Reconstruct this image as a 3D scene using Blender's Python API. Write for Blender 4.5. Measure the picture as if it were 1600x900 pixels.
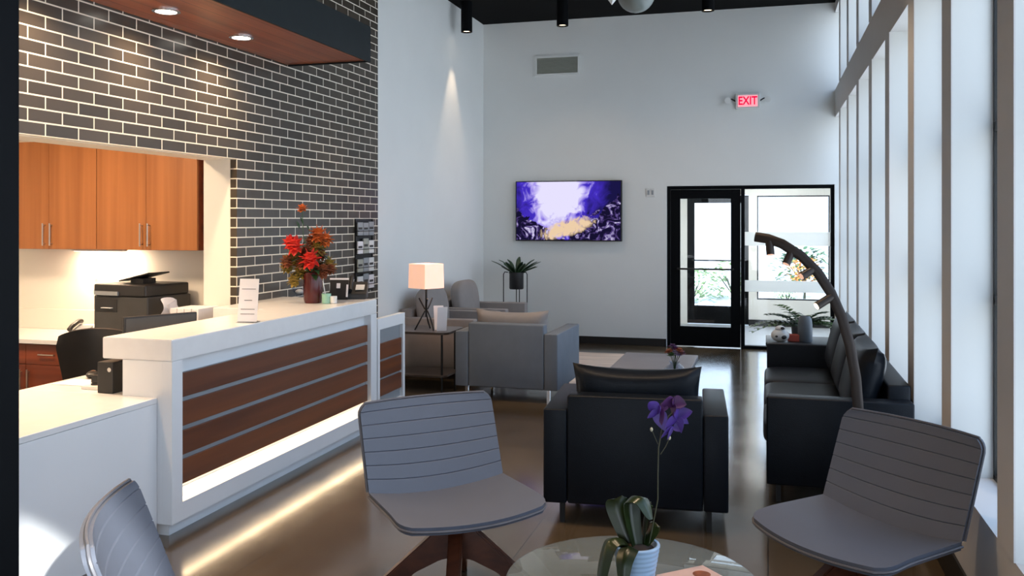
import bpy, bmesh, math, random
from mathutils import Vector, Matrix, Euler
PI = math.pi
R = math.radians
random.seed(7)
for _o in list(bpy.data.objects): bpy.data.objects.remove(_o)
SC = bpy.context.scene
COL = SC.collection

# ------------------------------------------------------------------ camera, sky, sun, exposure
YAW = 15.95
cam = bpy.data.cameras.new('camera'); cam.sensor_width = 36; cam.lens = 31.5; cam.shift_y = -0.0656
cam.clip_start = 0.05; cam.clip_end = 300
camo = bpy.data.objects.new('camera', cam); COL.objects.link(camo)
camo.location = (0, 0, 1.68); camo.rotation_euler = (R(90), 0, R(YAW))
SC.camera = camo
SC.view_settings.view_transform = 'Standard'; SC.view_settings.look = 'None'
SC.view_settings.gamma = 1; SC.view_settings.use_curve_mapping = False
SC.view_settings.exposure = 0.0
SC.cycles.use_denoising = True
SC.cycles.max_bounces = 10; SC.cycles.diffuse_bounces = 5; SC.cycles.transparent_max_bounces = 16
SC.cycles.sample_clamp_indirect = 6
SC.cycles.caustics_reflective = False; SC.cycles.caustics_refractive = False

SKY = 3.7
W = bpy.data.worlds.new('sky'); SC.world = W; W.use_nodes = True
wn, wl = W.node_tree.nodes, W.node_tree.links
wn.clear()
_g = wn.new('ShaderNodeTexCoord'); _s = wn.new('ShaderNodeSeparateXYZ'); _r = wn.new('ShaderNodeValToRGB')
_b = wn.new('ShaderNodeBackground'); _o = wn.new('ShaderNodeOutputWorld')
wl.new(_g.outputs['Generated'], _s.inputs[0]); wl.new(_s.outputs['Z'], _r.inputs[0])
_r.color_ramp.elements[0].position = 0.0; _r.color_ramp.elements[0].color = (0.84, 0.91, 1.0, 1)
_r.color_ramp.elements[1].position = 0.75; _r.color_ramp.elements[1].color = (0.42, 0.62, 0.95, 1)
wl.new(_r.outputs[0], _b.inputs[0]); _b.inputs[1].default_value = SKY
wl.new(_b.outputs[0], _o.inputs[0])

def light(name, kind, loc, rot=(0, 0, 0), power=10, color=(1, 1, 1), size=0.1, size_y=None, spot=60, blend=0.3, shape=None, parent=None, portal=False):
    d = bpy.data.lights.new(name, kind); d.color = color; d.energy = power
    if kind == 'AREA':
        d.size = size
        if size_y: d.shape = 'RECTANGLE'; d.size_y = size_y
        if shape: d.shape = shape
        if portal: d.cycles.is_portal = True
    elif kind == 'SPOT':
        d.spot_size = R(spot); d.spot_blend = blend; d.shadow_soft_size = size
    elif kind == 'POINT':
        d.shadow_soft_size = size
    o = bpy.data.objects.new(name, d); COL.objects.link(o); o.location = loc; o.rotation_euler = rot
    if parent: o.parent = parent
    return o
# daylight portals (guides for the sky light) over the glazing
light('portal_windows_low', 'AREA', (1.25, 5.6, 1.75), (0, R(90), 0), 1, size=2.7, size_y=15.5, portal=True)
light('portal_windows_high', 'AREA', (1.25, 5.6, 3.85), (0, R(90), 0), 1, size=1.2, size_y=15.5, portal=True)
light('portal_front', 'AREA', (-0.9, -2.8, 1.2), (R(90), 0, 0), 1, size=1.8, size_y=2.4, portal=True)
light('sun_patch_spot', 'SPOT', (4.88, -4.24, 4.76), (0, 0, 0), 20000, (1.0, 0.96, 0.90), 0.06, spot=6.4, blend=0.2)  # unseen spot lamp outside, added to throw the bright patch on the low counter
light('sun', 'SUN', (0, -10, 20), (R(38), 0, R(4)), 9, (1.0, 0.97, 0.92))
bpy.data.lights['sun'].angle = R(0.6)
_spot = bpy.data.objects['sun_patch_spot']; _spot.rotation_euler = (Vector((-3.12, 2.85, -0.18))-_spot.location).to_track_quat('-Z', 'Y').to_euler()
light('portal_vestibule', 'AREA', (-0.1, 15.2, 1.3), (R(-90), 0, 0), 1, size=2.6, size_y=2.4, portal=True)
WARM = (1.0, 0.62, 0.30); WARM2 = (1.0, 0.74, 0.50)

# ------------------------------------------------------------------ materials
MATS = {}
def rgb(r, g, b):
    f = lambda c: (c/255/12.92) if c/255 <= 0.04045 else ((c/255+0.055)/1.055)**2.4
    return (f(r), f(g), f(b), 1)
def mat(name, c, rough=0.5, metal=0.0, var=0.06, scale=8, bump=0.0, bscale=60, spec=0.5, coat=0.0, emit=None, estr=0, sheen=0, stretch=(1, 1, 1)):
    m = bpy.data.materials.new(name); m.use_nodes = True
    nt = m.node_tree; p = nt.nodes['Principled BSDF']
    p.inputs['Roughness'].default_value = rough; p.inputs['Metallic'].default_value = metal
    p.inputs['Specular IOR Level'].default_value = spec; p.inputs['Coat Weight'].default_value = coat
    p.inputs['Sheen Weight'].default_value = sheen
    tc = nt.nodes.new('ShaderNodeTexCoord'); mp = nt.nodes.new('ShaderNodeMapping'); mp.inputs['Scale'].default_value = stretch
    nt.links.new(tc.outputs['Object'], mp.inputs[0])
    n = nt.nodes.new('ShaderNodeTexNoise'); n.inputs['Scale'].default_value = scale; n.inputs['Detail'].default_value = 4
    nt.links.new(mp.outputs[0], n.inputs['Vector'])
    r = nt.nodes.new('ShaderNodeValToRGB')
    r.color_ramp.elements[0].position = 0.3; r.color_ramp.elements[1].position = 0.7
    r.color_ramp.elements[0].color = tuple(x*(1-var) for x in c[:3])+(1,); r.color_ramp.elements[1].color = tuple(min(1, x*(1+var)) for x in c[:3])+(1,)
    nt.links.new(n.outputs['Fac'], r.inputs[0]); nt.links.new(r.outputs[0], p.inputs['Base Color'])
    if bump:
        n2 = nt.nodes.new('ShaderNodeTexNoise'); n2.inputs['Scale'].default_value = bscale; n2.inputs['Detail'].default_value = 3
        nt.links.new(mp.outputs[0], n2.inputs['Vector'])
        b = nt.nodes.new('ShaderNodeBump'); b.inputs['Strength'].default_value = bump; b.inputs['Distance'].default_value = 0.01
        nt.links.new(n2.outputs['Fac'], b.inputs['Height']); nt.links.new(b.outputs[0], p.inputs['Normal'])
    if emit:
        p.inputs['Emission Color'].default_value = emit; p.inputs['Emission Strength'].default_value = estr
    MATS[name] = m
    return m
def wood(name, c1, c2, axis='Z', rough=0.4, freq=14, plank=None):
    """grain runs along axis"""
    m = bpy.data.materials.new(name); m.use_nodes = True; nt = m.node_tree; p = nt.nodes['Principled BSDF']
    tc = nt.nodes.new('ShaderNodeTexCoord'); mp = nt.nodes.new('ShaderNodeMapping')
    sc = {'X': (0.5, freq, freq), 'Y': (freq, 0.5, freq), 'Z': (freq, freq, 0.5)}[axis]
    mp.inputs['Scale'].default_value = sc; nt.links.new(tc.outputs['Object'], mp.inputs[0])
    n = nt.nodes.new('ShaderNodeTexNoise'); n.inputs['Scale'].default_value = 1.0; n.inputs['Detail'].default_value = 7; n.inputs['Distortion'].default_value = 0.3
    nt.links.new(mp.outputs[0], n.inputs['Vector'])
    r = nt.nodes.new('ShaderNodeValToRGB'); r.color_ramp.elements[0].position = 0.32; r.color_ramp.elements[1].position = 0.68
    r.color_ramp.elements[0].color = c1; r.color_ramp.elements[1].color = c2
    nt.links.new(n.outputs['Fac'], r.inputs[0])
    out = r.outputs[0]
    if plank:
        sx = nt.nodes.new('ShaderNodeSeparateXYZ'); nt.links.new(tc.outputs['Object'], sx.inputs[0])
        q = nt.nodes.new('ShaderNodeMath'); q.operation = 'DIVIDE'; q.inputs[1].default_value = plank[1]; nt.links.new(sx.outputs[plank[0]], q.inputs[0])
        f = nt.nodes.new('ShaderNodeMath'); f.operation = 'FRACT'; nt.links.new(q.outputs[0], f.inputs[0])
        l = nt.nodes.new('ShaderNodeMath'); l.operation = 'LESS_THAN'; l.inputs[1].default_value = 0.05; nt.links.new(f.outputs[0], l.inputs[0])
        mx = nt.nodes.new('ShaderNodeMix'); mx.data_type = 'RGBA'; nt.links.new(l.outputs[0], mx.inputs['Factor'])
        nt.links.new(out, mx.inputs['A']); mx.inputs['B'].default_value = (c1[0]*.35, c1[1]*.35, c1[2]*.35, 1); out = mx.outputs['Result']
    nt.links.new(out, p.inputs['Base Color']); p.inputs['Roughness'].default_value = rough
    MATS[name] = m
    return m
def glass(name, tint=(0.95, 0.98, 1, 1), refl=0.08, rough=0.0):
    m = bpy.data.materials.new(name); m.use_nodes = True; nt = m.node_tree; nt.nodes.remove(nt.nodes['Principled BSDF'])
    t = nt.nodes.new('ShaderNodeBsdfTransparent'); t.inputs[0].default_value = tint
    g = nt.nodes.new('ShaderNodeBsdfGlossy'); g.inputs['Roughness'].default_value = rough
    lw = nt.nodes.new('ShaderNodeLayerWeight'); lw.inputs[0].default_value = 0.5
    pw_ = nt.nodes.new('ShaderNodeMath'); pw_.operation = 'POWER'; nt.links.new(lw.outputs['Facing'], pw_.inputs[0]); pw_.inputs[1].default_value = 5
    fr = nt.nodes.new('ShaderNodeMath'); fr.operation = 'MULTIPLY_ADD'; nt.links.new(pw_.outputs[0], fr.inputs[0]); fr.inputs[1].default_value = 0.8; fr.inputs[2].default_value = 0.03
    mx = nt.nodes.new('ShaderNodeMixShader'); o = nt.nodes['Material Output']
    nt.links.new(fr.outputs[0], mx.inputs[0]); nt.links.new(t.outputs[0], mx.inputs[1]); nt.links.new(g.outputs[0], mx.inputs[2])
    nt.links.new(mx.outputs[0], o.inputs[0]); MATS[name] = m
    return m
def emis(name, c, s):
    m = bpy.data.materials.new(name); m.use_nodes = True; nt = m.node_tree; nt.nodes.remove(nt.nodes['Principled BSDF'])
    e = nt.nodes.new('ShaderNodeEmission'); e.inputs[0].default_value = c; e.inputs[1].default_value = s
    nt.links.new(e.outputs[0], nt.nodes['Material Output'].inputs[0]); MATS[name] = m
    return m
M = MATS
mat('wall_paint', (0.80, 0.81, 0.79, 1), 0.6, var=0.015, scale=2, bump=0.05, bscale=180)
mat('pier_paint', (0.62, 0.60, 0.58, 1), 0.6, var=0.02, scale=2)
mat('jamb_paint', (0.68, 0.68, 0.65, 1), 0.5, var=0.01, scale=2)
mat('nook_paint', (0.80, 0.76, 0.68, 1), 0.55, var=0.015, scale=2)
mat('white_quartz', (0.80, 0.79, 0.78, 1), 0.22, var=0.02, scale=14)
mat('white_lacquer', (0.78, 0.79, 0.80, 1), 0.35, var=0.01, scale=4)
mat('ceiling_black', (0.004, 0.004, 0.004, 1), 0.9, var=0.1, spec=0.1)
mat('black_paint', (0.004, 0.0045, 0.0055, 1), 0.5, var=0.1, spec=0.06)
mat('black_metal', (0.012, 0.012, 0.012, 1), 0.4, metal=0.3, var=0.1)
mat('bronze_metal', (0.035, 0.026, 0.022, 1), 0.42, metal=0.5, var=0.1)
mat('soffit_face', (0.013, 0.017, 0.019, 1), 0.55, var=0.08, spec=0.2)
mat('black_base', (0.008, 0.008, 0.008, 1), 0.4, var=0.1)
mat('chrome', (0.75, 0.75, 0.76, 1), 0.18, metal=1, var=0.02)
mat('brushed_steel', (0.60, 0.55, 0.48, 1), 0.32, metal=1, var=0.03)
mat('gray_steel', (0.32, 0.34, 0.36, 1), 0.4, metal=0.3, var=0.03)
mat('chair_vinyl', (0.098, 0.110, 0.142, 1), 0.5, var=0.03, scale=6, bump=0.08, bscale=300)
mat('chair_piping', (0.10, 0.10, 0.115, 1), 0.5, var=0.03)
mat('black_leather', (0.0055, 0.0080, 0.012, 1), 0.40, var=0.1, bump=0.12, bscale=160, spec=0.17)
mat('gray_fabric', (0.14, 0.165, 0.20, 1), 0.75, var=0.05, bump=0.15, bscale=400, spec=0.3)
mat('greige_fabric', (0.27, 0.245, 0.235, 1), 0.75, var=0.05, bump=0.15, bscale=400, spec=0.3)
mat('table_gray', (0.17, 0.17, 0.19, 1), 0.5, var=0.03)
mat('rug_wool', (0.62, 0.50, 0.42, 1), 0.95, var=0.25, scale=3, stretch=(0.4, 9, 1), bump=0.3, bscale=200, spec=0.1)
mat('black_plastic', (0.015, 0.015, 0.016, 1), 0.4, var=0.1)
mat('dark_gray_plastic', (0.045, 0.045, 0.045, 1), 0.45, var=0.1)
mat('white_plastic', (0.72, 0.72, 0.70, 1), 0.4, var=0.02)
mat('paper', (0.78, 0.76, 0.78, 1), 0.8, var=0.02)
mat('ink', (0.05, 0.05, 0.05, 1), 0.8)
mat('leaf_dark', (0.018, 0.050, 0.018, 1), 0.35, var=0.35, scale=10)
mat('leaf_green', (0.06, 0.13, 0.03, 1), 0.4, var=0.4, scale=6)
mat('leaf_orchid', (0.014, 0.026, 0.005, 1), 0.3, var=0.5, scale=9)
mat('leaf_shrub', (0.45, 0.55, 0.30, 1), 0.6, var=0.4)
mat('leaf_orange', (0.75, 0.30, 0.05, 1), 0.6, var=0.4)
mat('soil', (0.05, 0.03, 0.02, 1), 0.95, var=0.4)
mat('petal_red', (0.70, 0.035, 0.02, 1), 0.5, var=0.25, scale=20)
mat('petal_orange', (0.55, 0.12, 0.02, 1), 0.5, var=0.3, scale=20)
mat('petal_olive', (0.30, 0.20, 0.03, 1), 0.6, var=0.4, scale=30)
mat('petal_rust', (0.22, 0.06, 0.02, 1), 0.6, var=0.5, scale=30)
mat('petal_purple', (0.06, 0.025, 0.20, 1), 0.45, var=0.4, scale=20)
mat('petal_plum', (0.055, 0.010, 0.08, 1), 0.45, var=0.4, scale=20)
mat('petal_lilac', (0.35, 0.30, 0.48, 1), 0.5, var=0.2)
mat('stem', (0.06, 0.06, 0.03, 1), 0.6)
mat('stem_green', (0.05, 0.10, 0.03, 1), 0.6)
mat('bud', (0.55, 0.50, 0.35, 1), 0.6)
mat('vase_red', (0.075, 0.010, 0.010, 1), 0.2, var=0.2)
mat('vase_gray', (0.10, 0.12, 0.14, 1), 0.5, var=0.1)
mat('pot_blue', (0.36, 0.50, 0.66, 1), 0.35, var=0.06, scale=3, stretch=(1, 1, 12))
mat('mint', (0.30, 0.55, 0.42, 1), 0.5)
mat('red_box', (0.35, 0.06, 0.04, 1), 0.6)
mat('concrete_ground', (0.62, 0.60, 0.56, 1), 0.9, var=0.1, scale=2)
mat('vestibule_floor', (0.34, 0.36, 0.38, 1), 0.35, var=0.05, scale=3)
mat('stone', (0.45, 0.44, 0.44, 1), 0.9, var=0.3, scale=3)
mat('vent_gray', (0.36, 0.37, 0.32, 1), 0.6, var=0.03)
mat('magazine', (0.62, 0.42, 0.36, 1), 0.5, var=0.1)
wood('wood_cabinet', rgb(152, 92, 46), rgb(174, 110, 60), 'Z', 0.42, 14)
wood('wood_desk', rgb(86, 41, 15), rgb(120, 64, 26), 'Y', 0.42, 12)
wood('wood_soffit', rgb(128, 62, 34), rgb(176, 96, 54), 'Y', 0.3, 8, plank=('X', 0.14))
wood('wood_drawer', rgb(104, 44, 20), rgb(138, 62, 30), 'X', 0.4, 14)
wood('wood_leg', rgb(66, 32, 18), rgb(96, 50, 30), 'X', 0.35, 20)
glass('window_glass'); glass('table_glass', (0.75, 0.82, 0.80, 1)); glass('vase_glass', (0.85, 0.88, 0.92, 1))
_m = MATS['table_glass']; _nt = _m.node_tree; _d = _nt.nodes.new('ShaderNodeBsdfDiffuse'); _d.inputs[0].default_value = (0.38, 0.42, 0.42, 1)
_x = _nt.nodes.new('ShaderNodeMixShader'); _x.inputs[0].default_value = 0.22; _f = _nt.nodes['Material Output'].inputs[0].links[0].from_socket
_nt.links.new(_f, _x.inputs[1]); _nt.links.new(_d.outputs[0], _x.inputs[2]); _nt.links.new(_x.outputs[0], _nt.nodes['Material Output'].inputs[0])
emis('lamp_white', (1, 0.93, 0.8, 1), 14); emis('lamp_warm', (1, 0.8, 0.55, 1), 6); emis('led_warm', (1, 0.80, 0.58, 1), 5); emis('led_soft', (1, 0.80, 0.55, 1), 1.6)
# lamp shade: glowing cloth
_m = mat('shade_cloth', (0.85, 0.72, 0.62, 1), 0.8, emit=(1, 0.52, 0.34, 1), estr=0.75)
# globe of smoked glass
mat('globe_glass', (0.22, 0.25, 0.24, 1), 0.25, var=0.1, spec=0.5)

def brick_mat():
    m = bpy.data.materials.new('brick_tile'); m.use_nodes = True; nt = m.node_tree; p = nt.nodes['Principled BSDF']; N = nt.nodes.new; L = nt.links.new
    tc = N('ShaderNodeTexCoord'); s = N('ShaderNodeSeparateXYZ'); L(tc.outputs['Object'], s.inputs[0])
    a = N('ShaderNodeMath'); a.operation = 'SUBTRACT'; L(s.outputs['Y'], a.inputs[0]); L(s.outputs['X'], a.inputs[1])
    a2 = N('ShaderNodeMath'); a2.operation = 'ADD'; L(a.outputs[0], a2.inputs[0]); a2.inputs[1].default_value = -3.88-5.97+50*0.25
    z = N('ShaderNodeMath'); z.operation = 'ADD'; L(s.outputs['Z'], z.inputs[0]); z.inputs[1].default_value = -2.15+60*0.0746
    c = N('ShaderNodeCombineXYZ'); L(a2.outputs[0], c.inputs[0]); L(z.outputs[0], c.inputs[1])
    b = N('ShaderNodeTexBrick'); L(c.outputs[0], b.inputs['Vector']); b.offset = 0.5; b.squash = 1
    b.inputs['Scale'].default_value = 1; b.inputs['Brick Width'].default_value = 0.25; b.inputs['Row Height'].default_value = 0.0746
    b.inputs['Mortar Size'].default_value = 0.0046; b.inputs['Mortar Smooth'].default_value = 0.1; b.inputs['Bias'].default_value = 0
    b.inputs['Color1'].default_value = (0.044, 0.036, 0.028, 1); b.inputs['Color2'].default_value = (0.072, 0.057, 0.043, 1)
    b.inputs['Mortar'].default_value = (0.84, 0.77, 0.64, 1)
    L(b.outputs['Color'], p.inputs['Base Color'])
    r = N('ShaderNodeMapRange'); L(b.outputs['Fac'], r.inputs[0]); r.inputs['To Min'].default_value = 0.28; r.inputs['To Max'].default_value = 0.9
    L(r.outputs[0], p.inputs['Roughness'])
    n = N('ShaderNodeTexNoise'); n.inputs['Scale'].default_value = 7
    L(tc.outputs['Object'], n.inputs['Vector'])
    mm = N('ShaderNodeMath'); mm.operation = 'MULTIPLY_ADD'; L(b.outputs['Fac'], mm.inputs[0]); mm.inputs[1].default_value = -1; L(n.outputs['Fac'], mm.inputs[2])
    bp = N('ShaderNodeBump'); bp.inputs['Strength'].default_value = 0.35; bp.inputs['Distance'].default_value = 0.006; L(mm.outputs[0], bp.inputs['Height']); L(bp.outputs[0], p.inputs['Normal'])
    p.inputs['Specular IOR Level'].default_value = 0.35
    MATS['brick_tile'] = m
brick_mat()
def floor_mat():
    m = bpy.data.materials.new('polished_concrete'); m.use_nodes = True; nt = m.node_tree; p = nt.nodes['Principled BSDF']; N = nt.nodes.new; L = nt.links.new
    tc = N('ShaderNodeTexCoord'); n = N('ShaderNodeTexNoise'); n.inputs['Scale'].default_value = 1.1; n.inputs['Detail'].default_value = 8; n.inputs['Roughness'].default_value = 0.6
    L(tc.outputs['Object'], n.inputs['Vector'])
    r = N('ShaderNodeValToRGB'); r.color_ramp.elements[0].position = 0.3; r.color_ramp.elements[1].position = 0.72
    r.color_ramp.elements[0].color = (0.046, 0.032, 0.018, 1); r.color_ramp.elements[1].color = (0.112, 0.080, 0.047, 1); L(n.outputs['Fac'], r.inputs[0])
    b = N('ShaderNodeTexBrick'); L(tc.outputs['Object'], b.inputs['Vector']); b.offset = 0
    b.inputs['Scale'].default_value = 1; b.inputs['Brick Width'].default_value = 1.22; b.inputs['Row Height'].default_value = 1.22; b.inputs['Mortar Size'].default_value = 0.003
    mx = N('ShaderNodeMix'); mx.data_type = 'RGBA'; L(b.outputs['Fac'], mx.inputs['Factor']); L(r.outputs[0], mx.inputs['A']); mx.inputs['B'].default_value = (0.01, 0.008, 0.006, 1)
    L(mx.outputs['Result'], p.inputs['Base Color'])
    n2 = N('ShaderNodeTexNoise'); n2.inputs['Scale'].default_value = 3.5; n2.inputs['Detail'].default_value = 5; L(tc.outputs['Object'], n2.inputs['Vector'])
    q = N('ShaderNodeMapRange'); L(n2.outputs['Fac'], q.inputs[0]); q.inputs['To Min'].default_value = 0.10; q.inputs['To Max'].default_value = 0.26; L(q.outputs[0], p.inputs['Roughness'])
    bp = N('ShaderNodeBump'); bp.inputs['Strength'].default_value = 0.06; bp.inputs['Distance'].default_value = 0.02; L(n2.outputs['Fac'], bp.inputs['Height']); L(bp.outputs[0], p.inputs['Normal'])
    p.inputs['Specular IOR Level'].default_value = 0.6; p.inputs['Coat Weight'].default_value = 0.35; p.inputs['Coat Roughness'].default_value = 0.12
    MATS['polished_concrete'] = m
floor_mat()
def screen_mat():
    m = bpy.data.materials.new('tv_picture'); m.use_nodes = True; nt = m.node_tree; N = nt.nodes.new; L = nt.links.new
    nt.nodes.remove(nt.nodes['Principled BSDF'])
    tc = N('ShaderNodeTexCoord'); n = N('ShaderNodeTexNoise'); n.inputs['Scale'].default_value = 5; n.inputs['Detail'].default_value = 6; n.inputs['Distortion'].default_value = 1.2
    L(tc.outputs['Object'], n.inputs['Vector'])
    s = N('ShaderNodeSeparateXYZ'); L(tc.outputs['Object'], s.inputs[0])
    def math_(op, a, b=None, c=None):
        k = N('ShaderNodeMath'); k.operation = op
        for i, v in enumerate((a, b, c)):
            if v is None: continue
            if isinstance(v, (int, float)): k.inputs[i].default_value = v
            else: L(v, k.inputs[i])
        return k.outputs[0]
    X, Z, F = s.outputs['X'], s.outputs['Z'], n.outputs['Fac']
    # light shaft: ellipse about (-.05,.22)
    dx = math_('MULTIPLY', math_('ADD', X, 0.15), 1.45); dz = math_('MULTIPLY', math_('SUBTRACT', Z, 0.25), 1.15)
    dist = math_('SQRT', math_('ADD', math_('MULTIPLY', dx, dx), math_('MULTIPLY', dz, dz)))
    dist = math_('ADD', dist, math_('MULTIPLY', math_('SUBTRACT', F, 0.5), 0.9))
    r = N('ShaderNodeValToRGB'); L(dist, r.inputs[0]); e = r.color_ramp.elements
    e[0].position = 0.42; e[0].color = (0.80, 0.76, 1.0, 1); e[1].position = 1.05; e[1].color = (0.01, 0.008, 0.06, 1)
    k = r.color_ramp.elements.new(0.54); k.color = (0.38, 0.30, 0.85, 1); k = r.color_ramp.elements.new(0.64); k.color = (0.06, 0.03, 0.55, 1)
    # reef: dark floor rising to both sides, speckled
    n2 = N('ShaderNodeTexNoise'); n2.inputs['Scale'].default_value = 6.5; n2.inputs['Detail'].default_value = 5; n2.inputs['Distortion'].default_value = 2.5; L(tc.outputs['Object'], n2.inputs['Vector'])
    ax = math_('ABSOLUTE', math_('ADD', X, 0.02))
    h = math_('ADD', math_('ADD', math_('ADD', math_('MULTIPLY', ax, 0.62), math_('MULTIPLY', X, 0.10)), -0.36), math_('MULTIPLY', math_('SUBTRACT', F, 0.5), 0.55))
    reef = math_('GREATER_THAN', h, Z)
    r2 = N('ShaderNodeValToRGB'); L(n2.outputs['Fac'], r2.inputs[0]); e = r2.color_ramp.elements
    e[0].position = 0.50; e[0].color = (0.008, 0.006, 0.03, 1); e[1].position = 0.70; e[1].color = (0.75, 0.70, 0.95, 1)
    k = r2.color_ramp.elements.new(0.58); k.color = (0.10, 0.06, 0.25, 1)
    mx = N('ShaderNodeMix'); mx.data_type = 'RGBA'; L(reef, mx.inputs['Factor']); L(r.outputs[0], mx.inputs['A']); L(r2.outputs[0], mx.inputs['B'])
    gx = math_('MULTIPLY', X, 2.4); gz = math_('MULTIPLY', math_('SUBTRACT', math_('ADD', Z, 0.23), math_('MULTIPLY', X, 0.28)), 7.5)
    g = math_('ADD', math_('MULTIPLY', gx, gx), math_('MULTIPLY', gz, gz)); g = math_('ADD', g, math_('MULTIPLY', math_('SUBTRACT', n2.outputs['Fac'], 0.5), 2.2))
    gf = N('ShaderNodeMapRange'); L(g, gf.inputs[0]); gf.inputs['From Min'].default_value = 0.9; gf.inputs['From Max'].default_value = 0.3
    mg = N('ShaderNodeMix'); mg.data_type = 'RGBA'; L(gf.outputs[0], mg.inputs['Factor']); L(mx.outputs['Result'], mg.inputs['A']); mg.inputs['B'].default_value = (0.85, 0.62, 0.40, 1)
    em = N('ShaderNodeEmission'); em.inputs[1].default_value = 1.0; L(mg.outputs['Result'], em.inputs[0]); L(em.outputs[0], nt.nodes['Material Output'].inputs[0])
    MATS['tv_picture'] = m
screen_mat()
def rug_mat():
    m = MATS['rug_wool']
rug_mat()

# ------------------------------------------------------------------ mesh helpers
class MB:
    """collects shapes; build() links them as ONE mesh object"""
    def __init__(s): s.bm = bmesh.new()
    def _xf(s, verts, rot=None, loc=None):
        m = Matrix.Identity(4)
        if rot: m = Euler(rot).to_matrix().to_4x4()
        if loc: m = Matrix.Translation(loc) @ m
        bmesh.ops.transform(s.bm, matrix=m, verts=verts)
    def box(s, x0, x1, y0, y1, z0, z1, bev=0.0, seg=2, rot=None, loc=None):
        t = bmesh.new(); v = bmesh.ops.create_cube(t, size=1)['verts']
        for a in v: a.co = Vector(((x0+x1)/2+a.co.x*(x1-x0), (y0+y1)/2+a.co.y*(y1-y0), (z0+z1)/2+a.co.z*(z1-z0)))
        if bev: bmesh.ops.bevel(t, geom=t.edges[:], offset=bev, segments=seg, affect='EDGES', profile=0.5)
        return s._merge(t, rot, loc)
    def _merge(s, t, rot=None, loc=None, smooth=False):
        if rot or loc:
            m = Euler(rot or (0, 0, 0)).to_matrix().to_4x4()
            if loc: m = Matrix.Translation(loc) @ m
            bmesh.ops.transform(t, matrix=m, verts=t.verts)
        me = bpy.data.meshes.new('tmp'); t.to_mesh(me); t.free(); s.bm.from_mesh(me); bpy.data.meshes.remove(me)
        return s
    def cyl(s, x, y, z0, z1, r0, r1=None, seg=24, rot=None, loc=None, cap=True):
        return s.lathe([(r0, z0), (r1 if r1 is not None else r0, z1)], x, y, seg, rot, loc, cap)
    def lathe(s, prof, x=0, y=0, seg=28, rot=None, loc=None, cap=True):
        t = bmesh.new(); rings = []
        for r, z in prof:
            rings.append([t.verts.new((x+r*math.cos(2*PI*i/seg), y+r*math.sin(2*PI*i/seg), z)) for i in range(seg)])
        for a, b in zip(rings, rings[1:]):
            for i in range(seg): t.faces.new((a[i], a[(i+1) % seg], b[(i+1) % seg], b[i]))
        if cap:
            t.faces.new(rings[0][::-1]); t.faces.new(rings[-1])
        return s._merge(t, rot, loc)
    def tube(s, pts, r, seg=8, r1=None, flat=None):
        """pts list; radius r (or r->r1); flat=(w,h) elliptical half sizes"""
        t = bmesh.new(); pts = [Vector(p) for p in pts]; rings = []; n = len(pts)
        up = Vector((0, 0, 1))
        prev = None
        for i, p in enumerate(pts):
            d = (pts[min(i+1, n-1)]-pts[max(i-1, 0)]).normalized()
            if prev is None:
                a = d.cross(up)
                if a.length < 1e-3: a = d.cross(Vector((1, 0, 0)))
                a.normalize()
            else:
                a = (prev-d*prev.dot(d)).normalized()
            prev = a; b = d.cross(a).normalized()
            rr = r+(r1-r)*i/(n-1) if r1 is not None else r
            wa, wb = (rr, rr) if not flat else flat
            rings.append([t.verts.new(p+a*math.cos(2*PI*k/seg)*wa+b*math.sin(2*PI*k/seg)*wb) for k in range(seg)])
        for a, b in zip(rings, rings[1:]):
            for i in range(seg): t.faces.new((a[i], a[(i+1) % seg], b[(i+1) % seg], b[i]))
        t.faces.new(rings[0][::-1]); t.faces.new(rings[-1])
        return s._merge(t)
    def prism(s, pts, axis, a0, a1, bev=0, rot=None, loc=None):
        """polygon in the two other axes, extruded along axis"""
        t = bmesh.new()
        def P(p, a): return {'X': (a, p[0], p[1]), 'Y': (p[0], a, p[1]), 'Z': (p[0], p[1], a)}[axis]
        A = [t.verts.new(P(p, a0)) for p in pts]; B = [t.verts.new(P(p, a1)) for p in pts]; n = len(pts)
        t.faces.new(A); t.faces.new(B[::-1])
        for i in range(n): t.faces.new((A[i], A[(i+1) % n], B[(i+1) % n], B[i]))
        bmesh.ops.recalc_face_normals(t, faces=t.faces)
        if bev: bmesh.ops.bevel(t, geom=t.edges[:], offset=bev, segments=2, affect='EDGES')
        return s._merge(t, rot, loc)
    def cushion(s, cx, cy, cz, w, d, h, p=4.0, puff=0.15, rot=None, loc=None, n=14, sag=0.0):
        """soft box: superellipsoid with pinched edges"""
        t = bmesh.new(); bmesh.ops.create_cube(t, size=2); bmesh.ops.subdivide_edges(t, edges=t.edges[:], cuts=n, use_grid_fill=True)
        for v in t.verts:
            x, y, z = v.co
            k = (abs(x)**p+abs(y)**p+abs(z)**p)**(-1/p)
            x, y, z = x*k, y*k, z*k
            z *= (1-puff)+puff*(1-x*x)*(1-y*y)*1.6
            v.co = Vector((x*w/2, y*d/2, z*h/2+sag*(x*x)))
        return s._merge(t, rot, (Vector(loc) if loc else Vector((0, 0, 0)))+Vector((cx, cy, cz)))
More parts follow.
